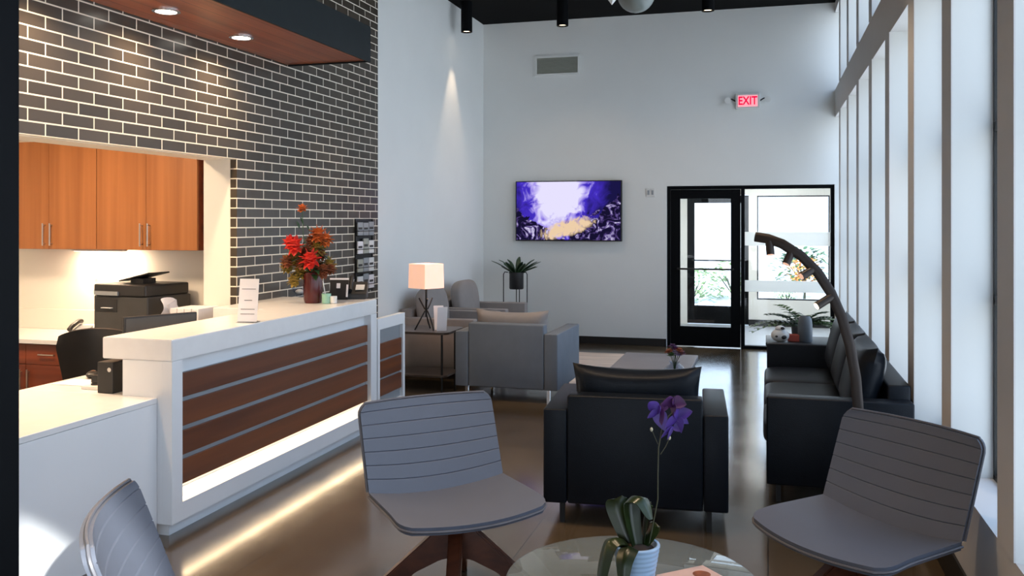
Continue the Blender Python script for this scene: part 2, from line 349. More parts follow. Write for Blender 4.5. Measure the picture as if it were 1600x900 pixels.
    def pillow(s, w, h, t, p=6, puff=0, rot=None, loc=None, n=18):
        """pillow in the XY plane: thick middle, pinched seam, corners drawn out to ears"""
        b = bmesh.new(); V = {}
        e = {6: 0.42, 3.2: 0.55}.get(p, 0.45)
        for side in (1, -1):
            for i in range(n+1):
                for j in range(n+1):
                    x, y = 2*i/n-1, 2*j/n-1
                    edge = i in (0, n) or j in (0, n)
                    if edge and side < 0: V[(side, i, j)] = V[(1, i, j)]; continue
                    z = t/2*((1-abs(x)**4)*(1-abs(y)**4))**e
                    pin = 0.035*(1-x*x)*(1 if abs(y) > .5 else 0)*(abs(y)-.5)*2
                    pin2 = 0.02*(1-y*y)*(1 if abs(x) > .5 else 0)*(abs(x)-.5)*2
                    V[(side, i, j)] = b.verts.new((x*(w/2-pin2), y*(h/2-pin), side*z))
        for side in (1, -1):
            for i in range(n):
                for j in range(n):
                    q = [V[(side, i, j)], V[(side, i+1, j)], V[(side, i+1, j+1)], V[(side, i, j+1)]]
                    b.faces.new(q if side > 0 else q[::-1])
        return s._merge(b, rot, loc)
    def grid(s, fn, nu, nv, thick=0.0):
        """fn(u,v)->Vector, u,v in 0..1; thick closes it into a slab along its normal"""
        t = bmesh.new(); V = [[t.verts.new(fn(i/nu, j/nv)) for j in range(nv+1)] for i in range(nu+1)]
        for i in range(nu):
            for j in range(nv): t.faces.new((V[i][j], V[i+1][j], V[i+1][j+1], V[i][j+1]))
        if thick:
            bmesh.ops.recalc_face_normals(t, faces=t.faces); t.normal_update()
            bmesh.ops.solidify(t, geom=t.faces[:], thickness=thick)
        return s._merge(t)
    def slab(s, fa, fb, nu, nv):
        t = bmesh.new(); G = []
        for f in (fa, fb): G.append([[t.verts.new(f(i/nu, j/nv)) for j in range(nv+1)] for i in range(nu+1)])
        for g, V in enumerate(G):
            for i in range(nu):
                for j in range(nv):
                    q = (V[i][j], V[i+1][j], V[i+1][j+1], V[i][j+1]); t.faces.new(q if g else q[::-1])
        P, Q = G
        rim = [(i, 0) for i in range(nu)]+[(nu, j) for j in range(nv)]+[(i, nv) for i in range(nu, 0, -1)]+[(0, j) for j in range(nv, 0, -1)]
        for a, b in zip(rim, rim[1:]+rim[:1]): t.faces.new((P[a[0]][a[1]], P[b[0]][b[1]], Q[b[0]][b[1]], Q[a[0]][a[1]]))
        return s._merge(t)
    def build(s, name, m, parent=None, smooth=False, angle=40):
        bmesh.ops.recalc_face_normals(s.bm, faces=s.bm.faces)
        me = bpy.data.meshes.new(name); s.bm.to_mesh(me); s.bm.free()
        for f in me.polygons: f.use_smooth = smooth
        if smooth:
            try: me.set_sharp_from_angle(angle=R(angle))
            except Exception: pass
        me.materials.append(M[m] if isinstance(m, str) else m)
        o = bpy.data.objects.new(name, me); COL.objects.link(o)
        if parent: o.parent = parent
        return o
def tag(o, label=None, cat=None, group=None, kind=None):
    if label: o['label'] = label
    if cat: o['category'] = cat
    if group: o['group'] = group
    if kind: o['kind'] = kind
    return o
def thing(name, label, cat, loc=(0, 0, 0), rz=0, group=None):
    o = bpy.data.objects.new(name, None); o.empty_display_size = 0.1; COL.objects.link(o)
    o.location = loc; o.rotation_euler = (0, 0, R(rz)); return tag(o, label, cat, group)
def struct(mb, name, m, parent=None):
    o = mb.build(name, m, parent)
    if not parent: o['kind'] = 'structure'
    return o
def kids(o): return [c for c in bpy.data.objects if c.parent == o]
def dup(o, parent=None):
    c = o.copy(); COL.objects.link(c); c.parent = parent
    for ch in kids(o): dup(ch, c)
    return c
def B(*a, **k): return MB().box(*a, **k)
def cam_pt(px, d, z=None, py=None):
    u = (px-800)/1400*d; s, c = math.sin(R(YAW)), math.cos(R(YAW))
    return Vector((-s*d+c*u, c*d+s*u, z if z is not None else 1.68-(py-345)/1400*d))
def arc_pts(fn, n): return [fn(i/n) for i in range(n+1)]

# ================================================================== THE SETTING
XL, XR, YB, YF, ZC = -3.88, 0.82, 12.1, -2.6, 4.46
XO = 1.02      # outer plane of the window wall
struct(B(-6.6, 1.2, YF-0.2, YB+0.05, -0.12, 0.0), 'floor', 'polished_concrete')
struct(B(-6.6, 1.2, YF-0.2, YB+0.2, ZC, ZC+0.15), 'ceiling', 'ceiling_black')
# back wall with the door opening
DX0, DX1, DZ = -1.305, 0.815, 2.145
w = MB().box(XL-0.3, DX0, YB, YB+0.18, 0, ZC); w.box(DX0, DX1, YB, YB+0.18, DZ, ZC); w.box(DX1, 1.02, YB, YB+0.18, 0, ZC)
struct(w, 'wall_back', 'wall_paint')
struct(B(XL, DX0-0.005, YB-0.014, YB-0.001, 0, 0.10, bev=0.003), 'baseboard_back', 'black_base')
# left wall: white part, brick part over and beside the opening
OY, OZ, BYE = 5.97, 2.15, 8.53
struct(B(XL-0.29, XL, BYE, YB, 0, ZC), 'wall_left', 'wall_paint')
bw = MB().box(XL-0.056, XL, YF, OY, OZ, ZC); bw.box(XL-0.056, XL, OY, BYE-0.002, 0, ZC)
struct(bw, 'wall_brick', 'brick_tile')
bk = MB().box(XL-0.29, XL-0.057, YF, OY, OZ-0.004, ZC); bk.box(XL-0.29, XL-0.057, OY-0.001, BYE-0.002, 0, ZC)
struct(bk, 'wall_opening', 'nook_paint')
struct(B(XL, XL+0.014, BYE, YB-0.015, 0, 0.10, bev=0.003), 'baseboard_left', 'black_base')
# room behind the reception desk
struct(B(-6.5, XL-0.29, 6.28, 6.4, 0, 2.75), 'wall_nook_back', 'nook_paint')
struct(B(-6.6, -6.5, 1.4, 6.4, 0, 2.75), 'wall_nook_left', 'nook_paint')
struct(B(-6.6, XL-0.29, 1.3, 1.4, 0, 2.75), 'wall_nook_front', 'nook_paint')
struct(B(-6.6, XL-0.29, 1.3, 6.4, 2.75, 2.85), 'ceiling_nook', 'nook_paint')
struct(B(XL-0.29, XL, YF, 1.9, 0, OZ), 'wall_left_front', 'wall_paint')
# rear of the lobby behind the camera: glazed front
w = MB().box(XL-0.3, -1.8, YF-0.15, YF, 0, ZC); w.box(-1.8, 0.0, YF-0.15, YF, 2.4, ZC); w.box(0.0, 1.2, YF-0.15, YF, 0, ZC)
struct(w, 'wall_front', 'wall_paint')
# window wall: low wall, band, top band and deep piers
PY = [3.56-1.1*3+1.1*i for i in range(-2, 11)]
w = MB().box(XR, XO+0.05, YF, YB, 0.0, 0.5); w.box(XR, XO+0.05, YF, YB, 3.0, 3.35); w.box(XR, XO+0.05, YF, YB, 4.33, ZC)
struct(w, 'wall_right', 'pier_paint')
pw = MB()
edges = []
for y in PY:
    y0, y1 = y-0.115, y+0.115
    if y1 > YB: continue
    edges.append((y0, y1))
    pw.box(XR, XO+0.05, y0, y1, 0.5, 3.0); pw.box(XR, XO+0.05, y0, y1, 3.35, 4.33)
struct(pw, 'wall_right_piers', 'jamb_paint')
# the thin brownish facing on the room side of every pier
fw = MB()
for y0, y1 in edges: fw.box(XR-0.006, XR, y0, y1, 0.5, 3.0); fw.box(XR-0.006, XR, y0, y1, 3.35, 4.33)
struct(fw, 'trim_1', 'pier_paint')
struct(B(XR-0.014, XR-0.001, YF, YB-0.02, 0, 0.16, bev=0.003), 'baseboard_right', 'black_base')
wi = 0
bays = [(a[1], b[0]) for a, b in zip(edges, edges[1:])]+[(edges[-1][1], YB)]
for (y0, y1) in bays:
    for (z0, z1, tr) in ((0.5, 3.0, (1.32, 2.11)), (3.35, 4.33, ())):
        wi += 1
        root = bpy.data.objects.new('window_%d' % wi, None); COL.objects.link(root); root['kind'] = 'structure'; root.location = (0.99, (y0+y1)/2, z0)
        hw, hh = (y1-y0)/2, z1-z0
        f = MB()
        f.box(0, 0.05, -hw, -hw+0.022, 0, hh); f.box(0, 0.05, hw-0.022, hw, 0, hh); f.box(0, 0.05, -hw, hw, 0, 0.022); f.box(0, 0.05, -hw, hw, hh-0.022, hh)
        for t in tr: f.box(0, 0.05, -hw, hw, t-z0-0.022, t-z0+0.022)
        f.build('window_frame', 'black_metal', root)
        B(0.02, 0.028, -hw+0.02, hw-0.02, 0.02, hh-0.02).build('window_pane', 'window_glass', root)
# black steel door post close to the camera
p = MB().box(-1.57, -1.445, 1.33, 1.459, 0, ZC-0.002, bev=0.004); p.box(-1.61, -1.57, 1.36, 1.43, 0, ZC-0.002)
struct(p, 'trim_2', 'black_paint')
# canopy over the desk
SY0, SY1, SX, SZ0, SZ1 = 0.4, 6.74, -3.13, 2.99, 3.27
def soffit():
    r = bpy.data.objects.new('soffit', None); COL.objects.link(r); r['kind'] = 'structure'
    B(XL+0.001, SX-0.02, SY0, SY1-0.02, SZ0, SZ0+0.03).build('soffit_underside', 'wood_soffit', r)
    f = MB().box(SX-0.02, SX, SY0, SY1, SZ0-0.012, SZ1, bev=0.003); f.box(XL+0.001, SX-0.02, SY1-0.02, SY1, SZ0-0.012, SZ1); f.box(XL+0.14, SX-0.02, SY0, SY1-0.02, SZ1-0.02, SZ1-0.001)
    f.build('soffit_fascia', 'soffit_face', r)
    B(XL+0.03, XL+0.10, SY0, SY1-0.04, SZ1-0.08, SZ1-0.05).build('soffit_light_strip', 'led_warm', r)
soffit()
light('canopy_uplight', 'AREA', (XL+0.07, (SY0+SY1)/2, SZ1-0.045), (R(180), 0, 0), 45, (1.0, 0.66, 0.36), 0.05, SY1-SY0-0.3)
# vestibule beyond the glass
VX0, VX1, VY = -1.42, 1.25, 14.85
struct(B(VX0-0.1, VX1+0.1, YB+0.05, VY+0.1, -0.12, 0.0), 'floor_vestibule', 'vestibule_floor')
struct(B(VX0-0.1, VX1+0.1, YB+0.18, VY+0.1, 2.6, 2.7), 'ceiling_vestibule', 'jamb_paint')
struct(B(VX0-0.1, VX0, YB+0.18, VY+0.1, 0, 2.6), 'wall_vestibule_left', 'jamb_paint')
struct(B(VX1, VX1+0.1, YB+0.18, VY+0.1, 0, 2.6), 'wall_vestibule_right', 'jamb_paint')
w = MB(); WX0, WX1, WZ0, WZ1 = -0.17, 0.93, 0.42, 2.08
w.box(VX0, -1.27, VY, VY+0.1, 0, 2.6); w.box(-1.27, -0.30, VY, VY+0.1, 2.1, 2.6); w.box(-0.30, WX0, VY, VY+0.1, 0, 2.6)
w.box(WX0, WX1, VY, VY+0.1, 0, WZ0); w.box(WX0, WX1, VY, VY+0.1, WZ1, 2.6); w.box(WX1, VX1, VY, VY+0.1, 0, 2.6)
struct(w, 'wall_vestibule_back', 'jamb_paint')
struct(B(-0.30, VX1, VY-0.015, VY-0.001, 0, 0.10), 'baseboard_vestibule', 'black_base')
wi += 1
root = bpy.data.objects.new('window_%d' % wi, None); COL.objects.link(root); root['kind'] = 'structure'; root.location = (WX0, VY+0.03, WZ0)
ww, wh = WX1-WX0, WZ1-WZ0
f = MB().box(0, 0.02, 0, 0.05, 0, wh); f.box(ww-0.02, ww, 0, 0.05, 0, wh); f.box(0, ww, 0, 0.05, 0, 0.02); f.box(0, ww, 0, 0.05, wh-0.02, wh)
f.build('window_frame', 'black_metal', root); B(0.02, ww-0.02, 0.02, 0.028, 0.02, wh-0.02).build('window_pane', 'window_glass', root)

def glass_door(name, x0, x1, z1, y, stile, bot, top, bar=True, side=1):
    r = bpy.data.objects.new(name, None); COL.objects.link(r); r['kind'] = 'structure'; r.location = (x0, y, 0)
    w_ = x1-x0
    f = MB().box(0, stile, 0, 0.05, 0.012, z1, bev=0.003); f.box(w_-stile, w_, 0, 0.05, 0.012, z1, bev=0.003)
    f.box(stile, w_-stile, 0, 0.05, 0.012, bot); f.box(stile, w_-stile, 0, 0.05, z1-top, z1)
    f.build('door_frame', 'black_paint', r)
    B(stile, w_-stile, 0.02, 0.03, bot, z1-top).build('door_pane', 'window_glass', r)
    if bar:
        b = MB().tube([(stile-0.03, -0.05, 1.04), (w_-stile+0.03, -0.05, 1.04)], 0.012)
        b.tube([(stile-0.03, -0.05, 1.04), (stile-0.03, 0.0, 1.04)], 0.012); b.tube([(w_-stile+0.03, -0.05, 1.04), (w_-stile+0.03, 0.0, 1.04)], 0.012)
        b.build('door_handle', 'black_metal', r)
    return r
# frame around the inner door and sidelight
f = MB().box(DX0+0.002, DX0+0.045, YB+0.04, YB+0.14, 0, DZ-0.002); f.box(DX0+0.045, DX1-0.002, YB+0.04, YB+0.14, DZ-0.047, DZ-0.002)
f.box(DX1-0.045, DX1-0.002, YB+0.04, YB+0.14, 0, DZ-0.047); f.box(-0.345, -0.295, YB+0.04, YB+0.14, 0, DZ-0.047); f.box(-0.295, DX1-0.045, YB+0.04, YB+0.14, 0.0, 0.04)
struct(f, 'trim_3', 'black_paint')
glass_door('door_1', DX0+0.048, -0.348, DZ-0.05, YB+0.05, 0.125, 0.27, 0.12)
wi += 1
root = bpy.data.objects.new('window_%d' % wi, None); COL.objects.link(root); root['kind'] = 'structure'; root.location = (-0.295, YB+0.08, 0.04)
B(0, 1.065, 0, 0.008, 0, DZ-0.09).build('window_pane', 'window_glass', root)
fb = mat('frosted_film', (0.82, 0.84, 0.84, 1), 0.7, var=0.01)
_p = fb.node_tree.nodes['Principled BSDF']; _p.inputs['Transmission Weight'].default_value = 0.0
_t = fb.node_tree.nodes.new('ShaderNodeBsdfTranslucent'); _t.inputs[0].default_value = (0.95, 0.97, 0.97, 1)
_mx = fb.node_tree.nodes.new('ShaderNodeMixShader'); _mx.inputs[0].default_value = 0.6
fb.node_tree.links.new(_p.outputs[0], _mx.inputs[1]); fb.node_tree.links.new(_t.outputs[0], _mx.inputs[2]); fb.node_tree.links.new(_mx.outputs[0], fb.node_tree.nodes['Material Output'].inputs[0])
for z0, z1 in ((1.315, 1.495), (0.71, 0.86)): B(0, 1.065, -0.004, -0.001, z0, z1).build('frosted_band', 'frosted_film', root)
# outer door of the vestibule
glass_door('door_2', -1.27, -0.30, 2.09, VY+0.02, 0.115, 0.30, 0.12, bar=True)
struct(B(-30, 30, VY+0.1, 60, -0.2, -0.06), 'ground_outside', 'concrete_ground')

# fixtures fixed to the structure that read as things
def outlet(loc, rz, label):
    r = thing('wall_outlet', label, 'outlet', loc, rz)
    B(-0.036, 0.036, -0.008, 0, -0.058, 0.058, bev=0.003).build('cover_plate', 'white_plastic', r)
    for z in (-0.022, 0.022):
        s = MB().box(-0.014, 0.014, -0.011, -0.008, z-0.013, z+0.013, bev=0.001); s.build('socket', 'gray_steel', r)
outlet((-5.42, 6.279, 1.16), 0, 'white power outlet on the cream wall under the orange cabinets')
r = thing('light_switch', 'small white double switch plate on wall left of the glass door', 'light switch', (-1.52, YB-0.001, 1.98+0.08))
B(-0.06, 0.06, -0.008, 0, -0.058, 0.058, bev=0.003).build('cover_plate', 'white_plastic', r)
for x in (-0.027, 0.027): B(x-0.014, x+0.014, -0.013, -0.008, -0.03, 0.03, bev=0.002).build('rocker', 'gray_steel', r)
# vent
r = thing('wall_vent', 'flat grey rectangular air vent high on the back wall', 'vent', (-2.805, YB-0.001, 3.83))
f = MB().box(-0.315, 0.315, -0.018, 0, 0.11, 0.14); f.box(-0.315, 0.315, -0.018, 0, -0.14, -0.11); f.box(-0.315, -0.29, -0.018, 0, -0.11, 0.11); f.box(0.29, 0.315, -0.018, 0, -0.11, 0.11)
f.build('frame', 'wall_paint', r)
B(-0.29, 0.29, -0.004, 0, -0.11, 0.11).build('backing', 'vent_gray', r)
s = MB()
for i in range(11): s.box(-0.29, 0.29, -0.007, 0.007, -0.001, 0.001, rot=(R(50), 0, 0), loc=(0, -0.010, -0.10+0.02*i))
s.build('slat', 'vent_gray', r)['kind'] = 'stuff'
# television
r = thing('television', 'wide black flat television showing a blue purple undersea scene', 'television', (-2.64, YB-0.06, 1.815))
B(-0.745, 0.745, -0.02, 0.03, -0.415, 0.415, bev=0.006).build('housing', 'black_plastic', r)
B(-0.728, 0.728, -0.024, -0.0205, -0.398, 0.402).build('screen', 'tv_picture', r)
B(-0.2, 0.2, 0.03, 0.058, -0.15, 0.15).build('wall_mount', 'black_metal', r)
# exit sign with two emergency heads
r = thing('exit_sign', 'lit red EXIT sign with two small lamp heads high on back wall', 'exit sign', (-0.255, YB-0.002, 3.24))
B(-0.155, 0.155, -0.05, 0, -0.10, 0.10, bev=0.008).build('housing', 'white_plastic', r)
B(-0.125, 0.125, -0.054, -0.0505, -0.075, 0.075).build('lit_panel', emis('exit_glow', (1, 0.42, 0.5, 1), 1.0), r)
fc = bpy.data.curves.new('exit_letters', 'FONT'); fc.body = 'EXIT'; fc.size = 0.15; fc.align_x = 'CENTER'; fc.align_y = 'CENTER'; fc.extrude = 0.002; fc.offset = 0.003
fo = bpy.data.objects.new('exit_letters', fc); COL.objects.link(fo); fo.parent = r; fo.location = (0, -0.058, -0.002); fo.rotation_euler = (R(90), 0, 0); fo.scale = (0.78, 1, 1)
fc.materials.append(emis('exit_red', (0.9, 0.0, 0.06, 1), 1.1))
bpy.context.view_layer.update(); _me = bpy.data.meshes.new_from_object(fo); _eo = bpy.data.objects.new('exit_lettering', _me); COL.objects.link(_eo); _eo.parent = r
_eo.location = fo.location; _eo.rotation_euler = fo.rotation_euler; _eo.scale = fo.scale; bpy.data.objects.remove(fo)
for sx in (-1, 1):
    h = MB().tube([(sx*0.15, -0.03, 0.0), (sx*0.20, -0.03, 0.03), (sx*0.23, -0.03, 0.03)], 0.009); h.build('lamp_arm', 'black_plastic', r)
    h = MB().lathe([(0.02, 0), (0.035, 0.03), (0.04, 0.06)], rot=(R(100), 0, 0), loc=(sx*0.25, -0.02, 0.02)); h.build('lamp_head', 'white_plastic', r, True)

# ceiling cylinders
def cylinder_light(loc, label, power=75, cone=64):
    r = thing('cylinder_downlight', label, 'ceiling light', loc, 0, 'black cylinder downlights')
    MB().lathe([(0.072, 0.0), (0.072, 0.385), (0.058, 0.385), (0.058, 0.02), (0.060, 0.0)], seg=28, cap=False).build('housing', 'black_paint', r, True)
    MB().cyl(0, 0, 0.018, 0.022, 0.057).build('lens', 'lamp_warm', r)
    MB().cyl(0, 0, 0.37, 0.384, 0.0575).build('mount', 'black_paint', r)
    light('downlight', 'SPOT', (0, 0, 0.012), (0, 0, 0), power, WARM2, 0.03, spot=cone, blend=0.9 if cone > 100 else 0.5, parent=r)
    return r
cylinder_light((-3.68, 10.78, 4.075), 'black cylinder ceiling downlight closest to the left wall', 60, 49)
cylinder_light((-2.43, 10.76, 4.075), 'black cylinder ceiling downlight hanging above the grey wall vent', 45, 125)
cylinder_light((-0.67, 10.6, 4.11), 'black cylinder ceiling downlight hanging nearest above the exit sign', 45, 125)
for (x, y, t_) in ((-3.0, 7.4, 'between the desk gate and the left wall'), (-1.9, 7.6, 'over the blue grey armchair'), (-0.6, 7.4, 'over the coffee table'), (-2.2, 4.6, 'over the floor before the desk'), (-0.7, 4.4, 'over the black armchair'),
                   (-0.4, 2.2, 'over the round glass table'), (-1.4, 3.3, 'over the middle foreground chair'), (0.2, 5.9, 'over the black sofa')):
    cylinder_light((x, y, 4.07), 'black cylinder ceiling downlight out of frame '+t_, 130)
# pendants
c = cam_pt(994, 8.0, py=-9.6)
r = thing('globe_pendant', 'round smoky grey glass globe pendant hanging from black ceiling', 'pendant light', c)
MB().lathe([(0.168*math.sin(PI*i/16)+0.0005, -0.168*math.cos(PI*i/16)) for i in range(17)], seg=32, cap=False).build('globe', 'globe_glass', r, True)
MB().tube([(0, 0, 0.16), (0, 0, ZC-c.z-0.001)], 0.006).build('rod', 'black_metal', r)
MB().cyl(0, 0, 0.155, 0.2, 0.035).build('cap', 'chrome', r)
c = cam_pt(956, 7.0, py=7.5)
r = thing('faceted_pendant', 'white faceted pendant with pointed tip beside the grey globe pendant', 'pendant light', c)
MB().lathe([(0.002, 0.0), (0.09, 0.10), (0.10, 0.16), (0.03, 0.24)], seg=5).build('lamp_shade', 'white_plastic', r)
MB().tube([(0, 0, 0.23), (0, 0, ZC-c.z-0.001)], 0.004).build('cord', 'black_metal', r)

def recessed(y, label):
    r = thing('recessed_light', label, 'ceiling light', (-3.61, y, SZ0-0.001), 0, 'recessed lights in the wooden canopy')
    MB().lathe([(0.062, 0.0), (0.085, 0.0), (0.085, -0.006), (0.066, -0.008)], seg=32, cap=False).build('trim_ring', 'chrome', r, True)
    MB().cyl(0, 0, -0.005, -0.003, 0.064).build('lens', 'lamp_white', r)
    light('recessed_spot', 'SPOT', (0, 0, -0.012), (0, 0, 0), 95, (1.0, 0.70, 0.42), 0.06, spot=150, blend=1.0, parent=r)
for i, y in enumerate((5.61, 4.78, 3.95, 3.12, 2.29)):
    recessed(y, ['glowing recessed light in wooden canopy, nearer to its far end', 'glowing recessed light in wooden canopy, left one of the visible two', 'recessed canopy light out of frame, nearest to the visible two', 'recessed canopy light out of frame, second from the visible two', 'recessed canopy light out of frame, closest to the front'][i])

# ================================================================== RECEPTION DESK
DF, DT, DY0, DY1 = -3.03, 1.05, 4.06, 6.64       # front plane, top height, near and far end
r = thing('reception_desk', 'tall white reception desk with dark wood slats and lit recess', 'reception desk')
t = MB(); t.prism([(DF, DY0), (DF, DY1), (XL+0.002, DY1), (XL+0.002, 5.66), (-3.47, 5.66), (-3.47, DY0)], 'Z', DT-0.115, DT, bev=0.004)
t.build('countertop', 'white_quartz', r)
f = MB()   # frame on the front face: border around the recess
f.box(DF-0.0595, DF-0.0006, DY0+0.001, DY0+0.09, 0.07, DT-0.116); f.box(DF-0.0595, DF-0.0006, DY1-0.11, DY1-0.001, 0.07, DT-0.116)
f.box(DF-0.0595, DF-0.0006, DY0+0.09, DY1-0.13, 0.07, 0.167)
f.build('front_frame', 'white_lacquer', r)
b = MB().box(-3.34, DF-0.06, DY0+0.001, DY1-0.001, 0.07, DT-0.116); b.build('body', 'white_lacquer', r)
B(-3.30, DF-0.045, DY0+0.035, DY1-0.03, 0.0, 0.07).build('plinth', 'white_lacquer', r)
z0, z1 = 0.25, 0.852; n = 4; g = 0.026; sh = (z1-z0-(n-1)*g)/n
B(DF-0.0595, DF-0.045, DY0+0.095, DY1-0.115, z0, z1).build('slat_backing', 'gray_steel', r)
for i in range(n):
    a = z0+i*(sh+g)
    B(DF-0.045, DF-0.03, DY0+0.091, DY1-0.111, a, a+sh, bev=0.002).build('wood_slat', 'wood_desk', r)
B(DF-0.0595, DF-0.05, DY0+0.12, DY1-0.14, 0.232, 0.246).build('light_strip', 'led_soft', r)
light('desk_glow', 'AREA', (DF-0.036, (DY0+DY1)/2, 0.247), (0, R(-15), 0), 3.4, (1.0, 0.74, 0.46), 0.02, 2.3, parent=r)
# low desk, nearer the camera
r = thing('low_counter', 'low plain white reception counter adjoining tall desk at left', 'counter')
B(-4.0, -3.12, 1.95, DY0-0.001, 0.71, 0.74, bev=0.003).build('countertop', 'white_quartz', r)
p = MB().box(-3.16, -3.122, 1.95, DY0-0.002, 0.0, 0.709); p.build('front_panel', 'white_lacquer', r)
B(-3.19, -3.162, 2.0, 2.04, 0, 0.709).build('support_panel', 'white_lacquer', r)
# staff worktop behind the tall section
r = thing('staff_worktop', 'white work surface behind the tall desk inside reception', 'worktop')
B(-4.0, -3.345, DY0, 5.6, 0.71, 0.74, bev=0.003).build('countertop', 'white_quartz', r)
B(-3.98, -3.94, DY0+0.1, 5.5, 0, 0.709).build('support_panel', 'white_lacquer', r)
# end gate
r = thing('desk_gate', 'short white gate with dark wood slats at desk end', 'gate', (DF, 6.66, 0))
GL, GH = 0.56, 0.885
f = MB().box(-0.05, 0, 0, 0.04, 0.09, GH); f.box(-0.05, 0, GL-0.045, GL, 0.09, GH); f.box(-0.05, 0, 0.04, GL-0.045, GH-0.09, GH); f.box(-0.05, 0, 0.04, GL-0.045, 0.09, 0.17)
f.build('gate_frame', 'white_lacquer', r)
B(-0.045, -0.03, 0.04, GL-0.045, 0.17, GH-0.09).build('backing', 'gray_steel', r)
for i in range(3):
    a = 0.245+i*0.15; B(-0.03, -0.012, 0.042, GL-0.047, a, a+0.13, bev=0.002).build('wood_slat', 'wood_desk', r)
for y_ in (0.01, GL-0.04): B(-0.05, -0.01, y_, y_+0.03, 0.0, 0.09).build('foot', 'gray_steel', r)

# ================================================================== NOOK: cabinets and office things
CYF, CYB = 5.95, 6.279
def upper_cab(x0, label):
    w_ = 0.925
    r = thing('wall_cabinet', label, 'cabinet', (x0, CYF, 1.45), 0, 'orange wood wall cabinets in the reception nook')
    B(0, w_, 0.02, CYB-CYF, 0, 0.875).build('body', 'wood_drawer', r)
    for k in (0, 1):
        d = B(k*w_/2+0.0015, (k+1)*w_/2-0.0015, 0, 0.0195, 0.002, 0.873, bev=0.001).build('door', 'wood_cabinet', r)
        hx = w_/2+(-0.035 if k == 0 else 0.035)
        h = MB().tube([(hx, -0.03, 0.03), (hx, -0.03, 0.21)], 0.006); h.tube([(hx, -0.03, 0.045), (hx, 0, 0.045)], 0.004); h.tube([(hx, -0.03, 0.195), (hx, 0, 0.195)], 0.004)
        h.build('handle', 'brushed_steel', d, True)
    return r
upper_cab(-5.14, 'orange wood wall cabinet with two doors, right of the two')
upper_cab(-6.068, 'orange wood wall cabinet cut by the black post, left of the two')
# under-cabinet lamp
r = thing('under_cabinet_light', 'slim light bar under the orange cabinets lighting the wall', 'light', (-5.28, 6.14, 1.449))
B(-0.25, 0.25, -0.03, 0.03, -0.018, 0, bev=0.003).build('housing', 'white_plastic', r)
B(-0.23, 0.23, -0.02, 0.02, -0.021, -0.0185).build('diffuser', 'led_warm', r)
light('cabinet_glow', 'AREA', (0, 0, -0.024), (R(20), 0, 0), 16, WARM2, 0.42, 0.04, parent=r)
# back worktop + drawer cabinet
r = thing('back_counter', 'cream white countertop along the wall under the orange cabinets', 'countertop')
B(-6.49, -4.19, 5.66, 6.278, 0.725, 0.76, bev=0.003).build('countertop', 'white_quartz', r)
B(-6.49, -4.19, 6.255, 6.278, 0.7605, 0.93, bev=0.002).build('backsplash', 'nook_paint', r)
r = thing('drawer_cabinet', 'red brown wood base cabinet with drawer and door under countertop', 'cabinet', (-6.02, 5.70, 0))
B(0, 0.86, 0.02, 0.55, 0.08, 0.724).build('body', 'wood_drawer', r)
B(0.02, 0.84, 0.06, 0.5, 0, 0.08).build('plinth', 'black_base', r)
for k in (0, 1):
    d = B(k*0.43+0.002, k*0.43+0.428, 0, 0.0195, 0.56, 0.715, bev=0.001).build('drawer', 'wood_drawer', r)
    h = MB().tube([(k*0.43+0.14, -0.025, 0.64), (k*0.43+0.29, -0.025, 0.64)], 0.006); h.tube([(k*0.43+0.155, -0.025, 0.64), (k*0.43+0.155, 0, 0.64)], 0.004); h.tube([(k*0.43+0.275, -0.025, 0.64), (k*0.43+0.275, 0, 0.64)], 0.004); h.build('handle', 'brushed_steel', d, True)
    d = B(k*0.43+0.002, k*0.43+0.428, 0, 0.0195, 0.085, 0.556, bev=0.001).build('door', 'wood_drawer', r)
    hx = 0.43+(0.035 if k else -0.035)
    h = MB().tube([(hx, -0.025, 0.34), (hx, -0.025, 0.52)], 0.006); h.tube([(hx, -0.025, 0.36), (hx, 0, 0.36)], 0.004); h.tube([(hx, -0.025, 0.50), (hx, 0, 0.50)], 0.004); h.build('handle', 'brushed_steel', d, True)
# light inside reception
r = thing('reception_ceiling_light', 'round warm ceiling light inside the reception nook', 'ceiling light', (-4.9, 4.4, 2.749))
MB().lathe([(0.14, 0), (0.15, -0.02), (0.14, -0.035)], seg=32).build('housing', 'white_plastic', r, True)
MB().cyl(0, 0, -0.038, -0.0355, 0.13).build('lens', 'lamp_warm', r)
light('nook_light', 'AREA', (0, 0, -0.05), (0, 0, 0), 75, WARM2, 0.5, shape='DISK', parent=r)

# printer on the back counter
def at(px, py, z):   # point on the horizontal plane z seen at this pixel
    d = (1.68-z)*1400/(py-345); return cam_pt(px, d, z)
PX = (-4.76, 5.99)
r = thing('office_printer', 'bulky black office printer with lid tray on back counter', 'printer', (PX[0], PX[1], 0.7605), -8)
B(-0.28, 0.28, -0.20, 0.25, 0.0, 0.34, bev=0.012).build('body', 'dark_gray_plastic', r)
B(-0.255, -0.03, -0.204, -0.1995, 0.215, 0.315, bev=0.001).build('output_slot', 'black_plastic', r)
B(-0.27, 0.27, -0.21, 0.24, 0.3405, 0.43, bev=0.012).build('scanner_lid', 'black_plastic', r)
MB().box(-0.16, 0.16, -0.10, 0.12, 0, 0.012, bev=0.004, rot=(0, R(-12), 0), loc=(0.03, 0.0, 0.475)).box(-0.05, 0.08, -0.05, 0.08, 0.43, 0.468).build('paper_tray', 'black_plastic', r)
B(-0.25, 0.0, -0.225, -0.2105, 0.345, 0.375).build('control_panel', 'gray_steel', r)
B(-0.17, -0.07, -0.23, -0.2045, 0.245, 0.25).build('paper_sheet', 'paper', r)
